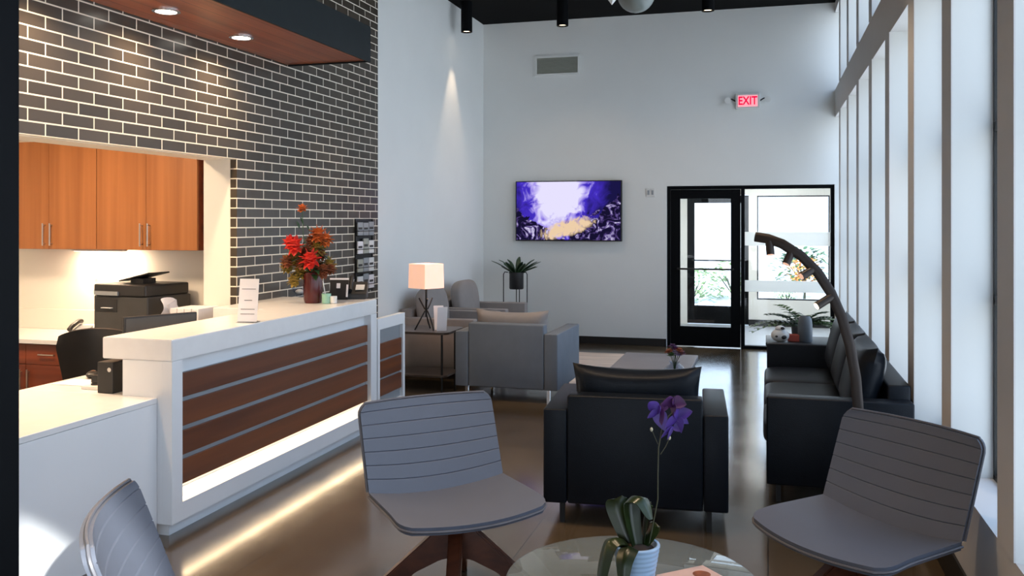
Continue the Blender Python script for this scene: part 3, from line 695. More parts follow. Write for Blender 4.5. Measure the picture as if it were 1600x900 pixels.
# desk phone / label printer, white
r = thing('desk_phone', 'white desk telephone with grey screen beside the black printer', 'telephone', (-5.17, 5.84, 0.7605), 10)
MB().prism([(-0.10, 0.0), (0.10, 0.0), (0.10, 0.10), (-0.10, 0.03)], 'X', -0.09, 0.09, bev=0.004).build('base', 'white_plastic', r)
MB().box(-0.055, 0.055, -0.04, 0.04, 0, 0.005, rot=(R(19), 0, 0), loc=(0.0, 0.01, 0.076)).build('display', 'gray_steel', r)
MB().tube([(-0.075, -0.07, 0.07), (-0.075, -0.03, 0.095), (-0.075, 0.06, 0.125), (-0.075, 0.10, 0.12)], 0.018).build('handset', 'black_plastic', r, True)
# monitors
def monitor(loc, rz, w_, h_, label, tilt=0):
    r = thing('computer_monitor', label, 'monitor', loc, rz)
    MB().box(-w_/2, w_/2, -0.012, 0.02, -h_/2, h_/2, bev=0.006, rot=(R(tilt), 0, 0), loc=(0, 0, 0.12+h_/2)).build('housing', 'black_plastic', r)
    MB().box(-w_/2+0.012, w_/2-0.012, -0.015, -0.0125, -h_/2+0.012, h_/2-0.012, rot=(R(tilt), 0, 0), loc=(0, 0, 0.12+h_/2)).build('screen', 'dark_gray_plastic', r)
    MB().box(-0.03, 0.03, 0.02, 0.045, 0.0, 0.12+h_/2).build('stand', 'black_metal', r)
    B(-0.12, 0.12, -0.08, 0.12, 0.0, 0.012, bev=0.003).build('base', 'black_metal', r)
    return r
monitor((-3.74, 4.9, 0.7405), 62, 0.48, 0.22, 'wide dark monitor behind the tall desk in front of the printer')
c = cam_pt(172, 6.15, 0)
r = thing('office_chair', 'black office chair with curved back behind the low counter', 'office chair', (c.x-0.06, c.y, 0), 30)
def ofb(u, v):
    s = u*2-1; w_ = 0.20+0.06*v-0.03*max(0, v-0.8)*5*abs(s)**3
    return Vector((s*w_, -0.24+0.07*s*s-0.05*v, 0.55+0.42*v-0.05*v*s*s))
MB().grid(ofb, 16, 16, 0.03).build('backrest', 'black_plastic', r, True)
MB().cushion(0, 0.0, 0.47, 0.48, 0.46, 0.08, p=4).build('seat', 'black_plastic', r, True)
MB().box(-0.035, 0.035, -0.20, -0.17, 0.42, 0.60).box(-0.03, 0.03, -0.20, 0, 0.405, 0.425).build('back_bracket', 'black_metal', r)
MB().cyl(0, 0, 0.09, 0.43, 0.025).build('gas_lift', 'black_metal', r, True)
for k in range(5): 
    a = k*2*PI/5; MB().tube([(0, 0, 0.10), (0.26*math.cos(a), 0.26*math.sin(a), 0.07)], 0.018, 6).build('base_arm', 'black_metal', r)
    MB().cyl(0, 0, -0.012, 0.012, 0.027, seg=14, rot=(R(90), 0, a), loc=(0.265*math.cos(a), 0.265*math.sin(a), 0.0275)).build('caster', 'black_plastic', r)
# items on the low counter
c = at(181, 601, 0.741)
r = thing('computer_tower', 'small black computer box under the desk overhang', 'computer', (-3.47, 4.10, 0.7405), 0)
B(-0.05, 0.05, -0.02, 0.16, 0.0, 0.17, bev=0.004).build('case', 'black_plastic', r)
MB().cyl(0, 0, 0, 0.004, 0.012, rot=(R(90), 0, 0), loc=(0.03, -0.02, 0.13)).build('power_button', 'chrome', r)
c = at(144, 590, 0.741)
r = thing('computer_mouse', 'black and silver computer mouse on the low counter', 'mouse', c, 30)
MB().cushion(0, 0, 0.020, 0.065, 0.115, 0.038, p=2.4).build('shell', 'black_plastic', r, True)
MB().cushion(0, 0.02, 0.036, 0.03, 0.05, 0.014, p=2.4).build('top_panel', 'chrome', r, True)
c = at(125, 598, 0.741)
tag(B(-0.12, 0.12, -0.09, 0.09, 0, 0.003).build('paper_sheet', 'paper'), 'pinkish paper sheet lying on low counter by the mouse', 'paper').location = c
c = at(164, 606, 0.741)
bk_ = tag(B(-0.10, 0.10, -0.07, 0.07, 0, 0.018, bev=0.002).build('notebook', 'white_plastic'), 'white notebook under the stapler on the low counter', 'notebook'); bk_.location = c
r = thing('stapler', 'dark stapler lying on the white notebook by the computer box', 'stapler', (c.x, c.y, c.z+0.0185), 20)
B(-0.07, 0.07, -0.02, 0.02, 0.0, 0.012, bev=0.003).build('base', 'black_plastic', r)
MB().prism([(-0.07, 0.014), (0.07, 0.014), (0.07, 0.035), (0.03, 0.05), (-0.07, 0.055)], 'Y', -0.016, 0.016, bev=0.002).build('arm', 'black_plastic', r)
# binders and crumpled cloth by the jamb
for i in range(4):
    r = thing('ring_binder', ['white ring binder at left end of the row behind tall desk', 'white ring binder second from left behind tall desk', 'white ring binder third from left behind tall desk', 'white ring binder at right end of the row against the jamb'][i], 'binder', (-4.22+0.062*i-0.05, 5.72, 0.7605), 0, 'white binders by the wall opening')
    B(0, 0.055, -0.02, 0.24, 0, 0.27, bev=0.003).build('cover', 'paper', r)
    MB().cyl(0, 0, 0, 0.003, 0.012, rot=(R(90), 0, 0), loc=(0.0275, -0.0202, 0.06)).build('spine_ring', 'gray_steel', r)
def crumple(name, loc, w_, h_, m, label, cat):
    rr = random.Random(5)
    def fn(u, v):
        x = (u-0.5)*w_; z = v*h_
        return Vector((x*(0.6+0.5*v)+0.03*math.sin(9*v+u*3), 0.05*math.sin(7*u+4*v)+0.03*math.cos(11*u), z+0.04*math.sin(5*u)+0.05*u*v))
    o = MB().grid(fn, 18, 18, 0.003).build(name, m, None, True); o.location = loc; return tag(o, label, cat)
crumple('tissue_paper', (-4.36, 5.82, 0.762), 0.11, 0.28, 'paper', 'crumpled white tissue paper standing between printer and binders', 'paper')

# ------------------------------------------------------------------ things on the tall desk
def leaf(mb, base, direction, length, width, droop=0.3, n=7, cup=0.2, tip=1.0, twist=0.0):
    """one blade with a midrib fold, as a thin closed slab"""
    d = Vector(direction).normalized(); up = Vector((0, 0, 1)); side = d.cross(up)
    if side.length < 1e-3: side = Vector((1, 0, 0))
    side.normalize(); side = (Matrix.Rotation(twist, 3, d) @ side)
    base = Vector(base)
    def fn(u, v):
        w_ = width*math.sin(PI*min(1, (v*0.93+0.07))**0.8)**0.8*(1 if v < 0.98 else 0.2)
        p = base+d*length*v; p.z -= droop*length*v*v
        return p+side*(u-0.5)*w_+Vector((0, 0, 1))*cup*w_*abs(u-0.5)
    mb.grid(fn, 4, n, 0.0015)
def frond(mb, base, direction, length, droop=0.5, pairs=9, lw=0.03, ll=0.09):
    d = Vector(direction).normalized(); side = d.cross(Vector((0, 0, 1))).normalized(); base = Vector(base)
    pts = []
    for i in range(pairs+1):
        t = i/pairs; p = base+d*length*t; p.z -= droop*length*t*t; pts.append(p)
    mb.tube(pts, 0.004, 5, r1=0.0015)
    for i in range(1, pairs+1):
        k = 1-0.6*abs(i/pairs-0.4)
        for s in (-1, 1):
            leaf(mb, pts[i], side*s+d*0.6+Vector((0, 0, 0.1)), ll*k, lw*k, droop=0.3, n=4)
def bloom(mb, c, r_, n=8, normal=(0, 0, 1), layers=2, seed=0):
    rr = random.Random(seed); q = Vector(normal).to_track_quat('Z', 'Y').to_matrix()
    c = Vector(c)
    for L_ in range(layers):
        for i in range(n):
            a = 2*PI*i/n+L_*0.4+rr.uniform(-.15, .15); el = 0.25+0.6*L_
            d = q @ Vector((math.cos(a)*math.cos(el), math.sin(a)*math.cos(el), math.sin(el)))
            leaf(mb, c, d, r_*(1-0.2*L_), r_*0.75, droop=-0.05, n=4, cup=0.35)
# menu card in acrylic stand
c = at(386, 504, DT+0.001)
r = thing('display_card', 'white printed info card standing on the tall desk beside the jamb', 'sign', (c.x, c.y, DT+0.001), 10)
def cardpt(): pass
MB().box(-0.062, 0.062, -0.0015, 0.0015, 0, 0.265, rot=(R(-9), 0, 0), loc=(0, 0, 0.006)).build('card', 'paper', r)
k = MB()
for z in (0.20, 0.13, 0.075, 0.045): k.box(-0.045+0.02*(z == 0.13), 0.045-0.02*(z == 0.13), -0.0025, -0.0016, z, z+0.003, rot=(R(-9), 0, 0), loc=(0, 0, 0.006))
k.build('printed_line', 'ink', r)
MB().box(-0.064, 0.064, -0.02, 0.06, 0, 0.004).build('stand', 'vase_glass', r)
# dark red vase with autumn flowers
c = at(489, 473, DT+0.001)
r = thing('flower_vase', 'dark red vase of red, orange and olive autumn flowers on desk', 'flower vase', (c.x, c.y, DT+0.001))
MB().lathe([(0.062, 0), (0.070, 0.03), (0.074, 0.12), (0.072, 0.21), (0.066, 0.235), (0.058, 0.235), (0.062, 0.20), (0.058, 0.02)], seg=24).build('vase', 'vase_red', r, True)
rr = random.Random(11)
S = Vector((math.cos(R(YAW)), math.sin(R(YAW)), 0)); F_ = Vector((-math.sin(R(YAW)), math.cos(R(YAW)), 0))
def off(px, py, f=0.0):   # offset from the vase base in the plane facing the room
    return S*((px-489)/205)+F_*f+Vector((0, 0, (473-py)/205))
spots = [(466, 384, .055, 'petal_red'), (458, 378, .04, 'petal_red'), (490, 405, .06, 'petal_red'), (498, 366, .05, 'petal_orange'), (509, 374, .045, 'petal_orange'), (484, 376, .035, 'petal_rust'),
         (460, 404, .055, 'petal_olive'), (450, 416, .045, 'petal_olive'), (470, 424, .05, 'petal_olive'), (462, 438, .04, 'petal_olive'), (480, 392, .04, 'petal_rust'), (497, 388, .05, 'petal_olive'),
         (513, 414, .045, 'petal_olive'), (507, 422, .05, 'petal_rust'), (518, 420, .035, 'petal_rust'), (474, 410, .04, 'petal_rust'), (472, 395, .03, 'petal_orange'), (500, 398, .04, 'petal_rust'), (452, 408, .04, 'petal_rust'), (488, 420, .05, 'petal_rust')]
stm = MB()
for i, (px, py, s_, m_) in enumerate(spots):
    o_ = off(px, py, -.11 if m_ == 'petal_red' else rr.uniform(-.07, .05)); nrm = Vector((o_.x*2, o_.y*2, 0.25))-F_*0.9
    fmb = MB(); bloom(fmb, o_, s_*1.6, 9 if 'red' in m_ else 11, nrm, 3, i)
    fmb.build('flower', m_, r)
    stm.tube([(0, 0, 0.06), (o_.x*.25, o_.y*.25, 0.24), o_], 0.003, 5)
o_ = off(472, 326); fmb = MB(); bloom(fmb, o_, 0.05, 8, (0.2, -0.6, 0.6), 3, 50); fmb.build('flower', 'petal_orange', r)
stm.tube([(0, 0, 0.06), (-0.02, -0.01, 0.3), off(474, 370), o_], 0.003, 5); stm.build('stem', 'stem_green', r)
lf = MB()
for i in range(26):
    a = rr.uniform(0, 2*PI); h = rr.uniform(0.22, 0.5); leaf(lf, (0.05*math.cos(a), 0.05*math.sin(a), h), (math.cos(a), math.sin(a), rr.uniform(-.2, .8)), rr.uniform(.08, .14), 0.045, droop=.3)
for p_ in ((474, 350), (468, 356), (484, 362)): leaf(lf, off(*p_), (-0.3, 0, 0.9), 0.09, 0.03)
lf.build('foliage', 'leaf_dark', r)
# little mint and white cups, phone and card holders
c = at(510, 474, DT+0.001)
r = thing('pen_cup', 'small mint green cup in front of the dark red vase', 'cup', c)
MB().lathe([(0.030, 0), (0.034, 0.01), (0.036, 0.075), (0.032, 0.075), (0.030, 0.012)], seg=20).build('cup', 'mint', r, True)
MB().tube([(0, 0, 0.02), (-0.03, 0, 0.17)], 0.004, 6).build('pen', 'white_plastic', r)
c = at(521, 474, DT+0.001)
tag(MB().lathe([(0.020, 0), (0.026, 0.006), (0.028, 0.055), (0.024, 0.055), (0.022, 0.008)], seg=20).build('small_jar', 'white_plastic', None, True), 'tiny white jar right beside the mint cup', 'jar').location = c
c = at(529, 468, DT+0.001)
r = thing('card_frame', 'black framed card on stand right of the flower vase', 'frame', c, 12)
MB().box(-0.075, 0.075, -0.006, 0.006, 0, 0.17, rot=(R(-12), 0, 0)).build('frame', 'black_plastic', r)
k = MB().box(-0.078, 0.078, -0.009, -0.0062, 0.158, 0.172, rot=(R(-12), 0, 0)); k.box(-0.02, 0.01, -0.009, -0.0062, 0.09, 0.13, rot=(R(-12), 0, 0)); k.box(0.06, 0.075, -0.009, -0.0062, 0.02, 0.12, rot=(R(-12), 0, 0)); k.build('print', 'paper', r)
MB().tube([(0, 0.03, 0.13), (0, 0.09, 0.0)], 0.004).build('easel_leg', 'black_metal', r)
c = at(558, 466, DT+0.001)
r = thing('counter_phone', 'black desk phone with white trim at far end of desk', 'telephone', c, 20)
MB().prism([(-0.09, 0.0), (0.09, 0.0), (0.09, 0.13), (-0.09, 0.04)], 'X', -0.08, 0.08, bev=0.004).build('base', 'black_plastic', r)
MB().tube([(-0.05, -0.07, 0.07), (-0.05, 0.0, 0.12), (-0.05, 0.08, 0.165)], 0.018).build('handset', 'black_plastic', r, True)
MB().box(-0.01, 0.06, -0.05, 0.03, 0, 0.004, rot=(R(26), 0, 0), loc=(0, 0, 0.092)).build('keypad', 'white_plastic', r)
c = at(468, 463, DT+0.001)
r = thing('glass_dish', 'low clear dish behind the flower vase against brick wall', 'dish', (c.x, c.y, c.z))
MB().lathe([(0.03, 0), (0.06, 0.05), (0.065, 0.07), (0.060, 0.07), (0.03, 0.01)], seg=20).build('bowl', 'vase_glass', r, True)
MB().cushion(0, 0, 0.04, 0.07, 0.07, 0.04, p=2).build('sweets', 'white_plastic', r, True)
# brochure rack on the brick wall
RKY0, RKY1 = 7.98, 8.38
r = thing('brochure_rack', 'black wire brochure rack mounted on far end of brick wall', 'rack', (XL+0.002, RKY0, 0.98))
L0 = RKY1-RKY0
f = MB().box(0, 0.012, 0, 0.014, 0, 0.72); f.box(0, 0.012, L0-0.014, L0, 0, 0.72); f.box(0, 0.004, 0.014, L0-0.014, 0.0, 0.72); f.build('back_frame', 'black_metal', r)
for z in (0.02, 0.19, 0.37, 0.55):
    q = MB().box(0.012, 0.05, 0, L0, z, z+0.006); q.tube([(0.05, 0, z+0.05), (0.05, L0, z+0.05)], 0.004, 6); q.tube([(0.012, 0.0, z+0.05), (0.05, 0, z+0.05)], 0.004, 6); q.tube([(0.012, L0, z+0.05), (0.05, L0, z+0.05)], 0.004, 6)
    q.build('pocket', 'black_metal', r)
rr = random.Random(3); wordpos = {0.02: 'bottom', 0.19: 'third', 0.37: 'second', 0.55: 'top'}; cols = ['left', 'middle', 'right']
for z in (0.55, 0.37, 0.19, 0.02):
    for j in range(3):
        y = RKY0+0.012+j*0.127; h = rr.uniform(0.12, 0.15); m_ = rr.choice(['paper', 'white_plastic', 'paper', 'vent_gray', 'gray_steel'])
        b_ = thing('brochure', 'folded brochure in %s pocket row of brochure rack, %s of three' % (wordpos[z], cols[j]), 'brochure', (XL+0.022, y, 0.98+z+0.007), 0, 'brochures in the black wall rack')
        B(0, 0.012, 0, 0.115, 0, h, rot=None).build('sheet', m_, b_)
        B(0.0121, 0.0135, 0.01, 0.095, h*0.45, h*0.62).build('print', 'ink', b_)

# ================================================================== SEATING
def armchair(name, label, loc, rz, body, group=None, w_=1.0, d_=0.86, back_top=0.85, seats=1, cat='armchair', zb=0.12, back_tilt=8, ch=0.42, cush=None, leg='black_metal', cp=6):
    """faces +Y of its own frame; origin at the middle of the rear bottom edge"""
    r = thing(name, label, cat, loc, rz, group); aw = 0.13; hw = w_/2; cush = cush or body
    for s in (-1, 1):
        x0, x1 = (-hw, -hw+aw) if s < 0 else (hw-aw, hw)
        B(x0, x1, 0.0, d_, zb, 0.64, bev=0.011, seg=3).build('armrest', body, r, True)
    B(-hw+aw+0.002, hw-aw-0.002, 0.0, 0.13, zb, 0.72, bev=0.015, seg=3).build('backrest', body, r, True)
    B(-hw+aw+0.002, hw-aw-0.002, 0.131, d_-0.01, zb, 0.30, bev=0.01).build('seat_base', body, r, True)
    iw = (w_-2*aw-0.01)/seats
    for i in range(seats):
        cx = -hw+aw+0.005+iw*(i+0.5)
        MB().cushion(cx, (0.27+d_)/2-0.015, 0.385, iw-0.006, d_-0.20, 0.17, p=7, puff=0.12).build('seat_cushion', cush, r, True, 60)
        MB().cushion(0, 0, 0, iw-0.02, 0.20, ch-0.03, p=3.4, puff=0.0, rot=(R(back_tilt), 0, 0), loc=(cx, 0.235, back_top-ch/2+0.01)).build('back_cushion', cush, r, True, 60) if cp < 4 else MB().pillow(iw-0.006, ch, 0.20, p=cp, puff=0.0, rot=(R(90+back_tilt), 0, 0), loc=(cx, 0.235, back_top-ch/2+0.01)).build('back_cushion', cush, r, True, 60)
    for sx in (-1, 1):
        for y in (0.06, d_-0.07):
            MB().box(sx*(hw-0.10)-0.014, sx*(hw-0.10)+0.014, y-0.014, y+0.014, 0, zb-0.0005).build('leg', leg, r)
    return r
armchair('armchair', 'black leather armchair seen from behind in the middle of lobby', (-0.70, 4.86, 0), 4.5, 'black_leather', d_=0.80, back_top=0.86)
armchair('armchair', 'blue grey fabric armchair seen from behind beside the lamp table', (-2.35, 8.0, 0), -1, 'gray_fabric', d_=0.90, back_top=0.83, cush='greige_fabric', leg='chrome')
armchair('armchair', 'greige armchair against left wall, nearer one behind the lamp table', (XL+0.03, 9.42, 0), -90, 'greige_fabric', 'greige armchairs along the left wall', d_=0.88, back_top=0.95, ch=0.52, cp=3.2)
armchair('armchair', 'greige armchair against left wall, farther one beside plant stand', (XL+0.03, 10.55, 0), -90, 'greige_fabric', 'greige armchairs along the left wall', d_=0.90, back_top=0.95, ch=0.52, cp=3.2)
# sofa, facing -X, along the windows
armchair('sofa', 'long black leather sofa along the window wall behind arc lamp', (XR-0.02, 6.77, 0), 90, 'black_leather', w_=2.52, d_=0.81, back_top=0.93, seats=3, cat='sofa', back_tilt=14, ch=0.48)

def swivel(label, x, y, facing, base_rot, group):
    """low lounge chair: folded vinyl shell on a four-legged wooden pedestal; faces its own +Y"""
    rz = math.degrees(math.atan2(-facing[0], facing[1]))
    r = thing('swivel_chair', label, 'chair', (x, y, 0), rz, group)
    hw = 0.335; th = 0.034
    def corner(u, v, rc=0.16):          # rounds the free corners: v=1 is the free edge
        return 1.0
    def seat_fn(u, v):
        s = u*2-1; yy = -0.218+0.018*s*s*(1-v)+0.455*v
        bow = 0.05*(1-s*s)*v             # front edge bows forward
        wv = hw*(1+0.04*v)
        if v > 0.8: wv -= 0.045*((v-0.8)/0.2)**3
        z = 0.452+0.020*s*s*(1-v*0.5)-0.018*(1-s*s)*(1-v)-0.03*max(0, v-0.6)**2*4
        return Vector((s*wv, yy+bow, z))
    sm = MB().slab(seat_fn, lambda u, v: seat_fn(0.5+(u-0.5)*0.985, min(v, 0.99))-Vector((0, 0, th)), 24, 20); sm.build('seat', 'chair_vinyl', r, True, 50)
    N_ = 6
    def back_fn(u, v, groove=True):
        s = u*2-1; wv = hw*(1.0+0.0*v)
        if v > 0.86: wv -= 0.03*((v-0.86)/0.14)**2.5
        k = v*6.6; fr = k-math.floor(k); g_ = 0.0
        dq = min(fr, 1-fr)
        if groove and 0.3 < k < 6.5 and dq < 0.05: g_ = 0.004*(1-dq/0.05)
        yy = -0.215-0.16*v+0.045*s*s*(0.4+0.6*v)-g_
        z = 0.452+0.385*v+0.020*s*s*(1-v)-0.018*(1-s*s)*(1-v)
        return Vector((s*wv, yy, z))
    bm_ = MB().slab(back_fn, lambda u, v: back_fn(0.5+(u-0.5)*0.985, v*0.99, False)-Vector((0, th, 0)), 20, 132); bm_.build('backrest', 'chair_vinyl', r, True, 60)
    e = MB()
    bf = lambda u, v: back_fn(u, v, False)
    pts = [bf(0, i/24)+Vector((-0.002, -0.016, 0)) for i in range(25)]+[bf(i/24, 1)+Vector((0, -0.016, 0.003)) for i in range(25)]+[bf(1, 1-i/24)+Vector((0.002, -0.016, 0)) for i in range(25)]
    e.tube(pts, 0.006, 6); e.build('backrest_piping', 'chair_piping', r, True)
    e = MB(); pts = [seat_fn(0, i/20)+Vector((-0.003, 0, -0.018)) for i in range(21)]+[seat_fn(i/24, 1)+Vector((0, 0.004, -0.018)) for i in range(25)]+[seat_fn(1, 1-i/20)+Vector((0.003, 0, -0.018)) for i in range(21)]
    e.tube(pts, 0.005, 6); e.build('seat_piping', 'chair_piping', r, True)
    MB().box(-0.13, 0.13, -0.13, 0.13, 0.396, 0.414, bev=0.004).build('seat_plate', 'black_metal', r)
    MB().cyl(0, 0, 0.345, 0.396, 0.045, 0.05).build('swivel_hub', 'chrome', r, True)
    for k in range(4):
        a = R(base_rot-rz)+k*PI/2
        lg = MB(); R0, R1 = 0.02, 0.39
        # tapered blade: deep at the hub, thin at the foot
        lg.prism([(R0, 0.36), (0.045, 0.36), (R1, 0.045), (R1, 0.0), (R1-0.06, 0.0), (0.18, 0.135), (0.07, 0.19), (R0, 0.20)], 'Y', -0.030, 0.030, bev=0.006, rot=(0, 0, a))
        lg.build('leg', 'wood_leg', r)
    return r
G_ = 'grey swivel chairs around the round glass table'
swivel('grey ribbed swivel chair in front of the desk, middle foreground', -1.325, 3.74, (0.694, -0.717), 16, G_)
swivel('grey ribbed swivel chair by the window wall at lower right', 0.325, 3.81, (-0.717, -0.694), 20, G_)
swivel('grey ribbed swivel chair cut by the lower left picture edge', -1.54, 2.36, (0.867, 0.497), 10, G_)

# round glass table with magazine and orchid
TX, TY = -0.45, 3.07
r = thing('glass_table', 'round clear glass side table between the grey swivel chairs', 'table', (TX, TY, 0))
MB().lathe([(0.425, 0.438), (0.432, 0.441), (0.432, 0.447), (0.425, 0.45)], seg=72).build('tabletop', 'table_glass', r, True)
MB().lathe([(0.20, 0), (0.20, 0.012), (0.025, 0.03), (0.022, 0.42), (0.07, 0.437)], seg=32).build('pedestal', 'chrome', r, True)
c = at(1100, 916, 0.4505)
r = thing('magazine', 'pink magazine lying on the round glass table at picture bottom', 'magazine', c, 42)
B(-0.10, 0.10, -0.135, 0.135, 0, 0.008, bev=0.001).build('pages', 'magazine', r)
MB().lathe([(0.03, 0.0081), (0.031, 0.0088), (0.0, 0.0089)], seg=20, cap=False, rot=None, loc=(0.045, 0.07, 0)).build('cover_print', 'petal_rust', r)
c = cam_pt(994, 3.02, 0.4505)
r = thing('orchid', 'purple orchid in ribbed pale blue pot on glass table', 'potted plant', c)
pr = [(0.052, 0)]
for i in range(25):
    z = 0.003+0.14*i/24; pr.append((0.054+0.025*(z/0.143)+0.0012*math.sin(i*PI), z)); 
pr = [(0.055+0.024*(i/36)+(0.0016 if (i//2) % 2 else 0), 0.143*i/36) for i in range(37)]
MB().lathe(pr+[(0.070, 0.143), (0.066, 0.12), (0.05, 0.118)], seg=36).build('pot', 'pot_blue', r, True, 80)
MB().cushion(0, 0, 0.122, 0.125, 0.125, 0.03, p=2.2).build('soil', 'soil', r, True)
def strap(mb, pts, width, tw=0.0):
    """broad leaf along a bent spine"""
    pts = [Vector(p) for p in pts]
    def pos(t):
        k = t*(len(pts)-1); i = min(int(k), len(pts)-2); f = k-i
        p0 = pts[max(i-1, 0)]; p1 = pts[i]; p2 = pts[i+1]; p3 = pts[min(i+2, len(pts)-1)]
        return 0.5*((2*p1)+(p2-p0)*f+(2*p0-5*p1+4*p2-p3)*f*f+(3*p1-p0-3*p2+p3)*f*f*f)
    def fn(u, v):
        p = pos(v); d = (pos(min(1, v+.02))-pos(max(0, v-.02))).normalized()
        flat = Vector((pts[-1].x-pts[0].x, pts[-1].y-pts[0].y, 0))
        sd = flat.cross(Vector((0, 0, 1))).normalized() if flat.length > 1e-4 else Vector((1, 0, 0))
        sd = Matrix.Rotation(tw, 3, d) @ sd
        w_ = width*(math.sin(PI*(0.10+0.88*v))**0.6)
        nn = d.cross(sd)
        return p+sd*(u-0.5)*w_+nn*abs(u-0.5)*w_*0.35
    mb.grid(fn, 6, 18, 0.003)
def cs(u, f, z): return S*u+F_*f+Vector((0, 0, z))     # camera-side offsets
for pts, w_ in (([cs(0, 0, .12), cs(-.02, .01, .22), cs(-.02, .02, .29), cs(.02, -.02, .30), cs(.045, -.05, .24)], .085),
                ([cs(-.01, 0, .12), cs(-.05, .0, .16), cs(-.10, -.02, .15), cs(-.13, -.04, .04), cs(-.12, -.05, -.03)], .075),
                ([cs(-.01, -.02, .12), cs(-.03, -.06, .155), cs(-.055, -.10, .12), cs(-.06, -.12, .04)], .065),
                ([cs(.01, 0, .12), cs(.05, .02, .17), cs(.07, .04, .20), cs(.085, .05, .17)], .05),
                ([cs(-.01, .01, .12), cs(-.05, .04, .24), cs(-.04, .06, .28), cs(-.01, .07, .25)], .09),
                ([cs(.02, .02, .12), cs(.03, .03, .22), cs(.05, .03, .27), cs(.06, .02, .22)], .05)):
    lm = MB(); strap(lm, pts, w_); lm.build('leaf', 'leaf_orchid', r, True)
def op(px, py, f=0.0): return cs((px-994)/1400*3.02, f, 1.68-(py-345)/1400*3.02-0.4505)
MB().tube([cs(.04, 0, .12), op(1028, 780), op(1028, 740), op(1029, 700), op(1034, 672), op(1045, 650), op(1060, 636)], 0.0022, 6).build('stem', 'stem', r, True)
MB().tube([op(1028, 694), op(1022, 680), op(1019, 673)], 0.0013, 6).build('side_stem', 'stem', r, True)
MB().tube([op(1032, 710), op(1040, 698), op(1045, 687)], 0.0013, 6).build('side_stem', 'stem', r, True)
for p_ in ((1018, 671), (1046, 684)): MB().cushion(0, 0, 0, 0.010, 0.010, 0.014, p=2, n=5, loc=op(*p_)).build('bud', 'bud', r, True)
def petals(center, lst, m_):
    for (dx, dz, ln, wd, tw) in lst:
        mb = MB(); leaf(mb, center, S*dx+Vector((0, 0, dz))-F_*0.25, ln, wd, droop=0.05, cup=0.5, twist=R(70)+tw, n=8); mb.build('petal', m_, r, True)
petals(op(1026, 647), [(-.6, 1, .055, .04, 0), (.25, .8, .035, .03, 0), (.5, -1, .06, .05, .2), (-.5, -.1, .04, .03, 0)], 'petal_purple')
petals(op(1031, 640), [(.9, .3, .03, .03, 0), (.1, -1, .05, .035, 0)], 'petal_plum')
petals(op(1058, 655), [(.9, .6, .06, .04, 0), (.3, -1, .045, .04, .3), (-1, -.6, .055, .035, 0), (-.1, .9, .04, .035, 0), (1, -.3, .04, .03, 0)], 'petal_purple')
petals(op(1052, 634), [(-.9, .2, .045, .045, 0), (.9, .2, .045, .045, 0), (0, -.9, .035, .04, 0), (0, .9, .03, .04, 0)], 'petal_plum')
petals(op(1052, 668), [(-.9, -.6, .055, .02, 0), (-.5, -.8, .045, .02, 0), (.6, -.2, .03, .03, 0)], 'petal_purple')

# ================================================================== BACK OF THE LOBBY
tag(B(-2.6, -0.86, 8.95, 11.2, 0.001, 0.012, bev=0.003).build('area_rug', 'rug_wool'), 'tan striped wool rug on dark floor before the greige armchairs', 'rug')
r = thing('coffee_table', 'low matte grey rectangular coffee table beside the black sofa', 'coffee table', (-0.985, 7.7, 0))
B(-0.345, 0.345, -1.0, 1.0, 0.36, 0.40, bev=0.006).build('tabletop', 'table_gray', r)
for sx in (-1, 1):
    for sy in (-1, 1): B(sx*0.30-0.02, sx*0.30+0.02, sy*0.93-0.02, sy*0.93+0.02, 0, 0.3595).build('leg', 'black_metal', r)
c = cam_pt(1054, 7.42, 0.4005)
r = thing('bouquet_vase', 'small clear glass vase of plum flowers on grey coffee table', 'flower vase', c)
MB().lathe([(0.045, 0), (0.075, 0.02), (0.085, 0.055), (0.06, 0.085), (0.035, 0.10), (0.045, 0.115), (0.041, 0.115), (0.03, 0.10), (0.05, 0.08), (0.075, 0.05), (0.06, 0.02)], seg=24).build('vase', 'vase_glass', r, True)
rr = random.Random(4); sm = MB()
for i in range(13):
    a = rr.uniform(0, 2*PI); q_ = rr.uniform(0.01, .075); p_ = Vector((q_*math.cos(a), q_*math.sin(a), 0.20-q_*0.8+rr.uniform(-.01, .05)))
    mb = MB(); bloom(mb, p_, 0.042, 8, (p_.x, p_.y, 0.15), 2, i); mb.build('flower', ['petal_plum', 'petal_lilac', 'petal_rust', 'petal_plum', 'leaf_green'][i % 5], r); sm.tube([(0, 0, .02), (p_.x*.3, p_.y*.3, .11), p_], 0.002, 5)
sm.build('stem', 'stem_green', r)
# lamp table
r = thing('side_table', 'dark metal side table with lower shelf holding the table lamp', 'side table', (-3.33, 8.38, 0))
LTZ = 0.60
def rrect(hx, hy, rc, n=6):
    P = []
    for cx, cy, a0 in ((hx-rc, hy-rc, 0), (-hx+rc, hy-rc, 90), (-hx+rc, -hy+rc, 180), (hx-rc, -hy+rc, 270)):
        for i in range(n+1): a = R(a0+90*i/n); P.append((cx+rc*math.cos(a), cy+rc*math.sin(a)))
    return P
mat('table_bronze', (0.075, 0.062, 0.055, 1), 0.3, metal=0.3, var=0.1)
MB().prism(rrect(0.36, 0.27, 0.08), 'Z', LTZ-0.022, LTZ).build('tabletop', 'table_bronze', r)
MB().prism(rrect(0.33, 0.24, 0.07), 'Z', 0.16, 0.178).build('lower_shelf', 'table_bronze', r)
for sx in (-1, 1):
    for sy in (-1, 1): MB().tube([(sx*0.28, sy*0.19, 0), (sx*0.28, sy*0.19, LTZ-0.0225)], 0.011).build('leg', 'black_metal', r)
c = cam_pt(666, 8.86, LTZ+0.001)
r = thing('table_lamp', 'glowing table lamp with square cloth shade and twisted black legs', 'lamp', c, 62)
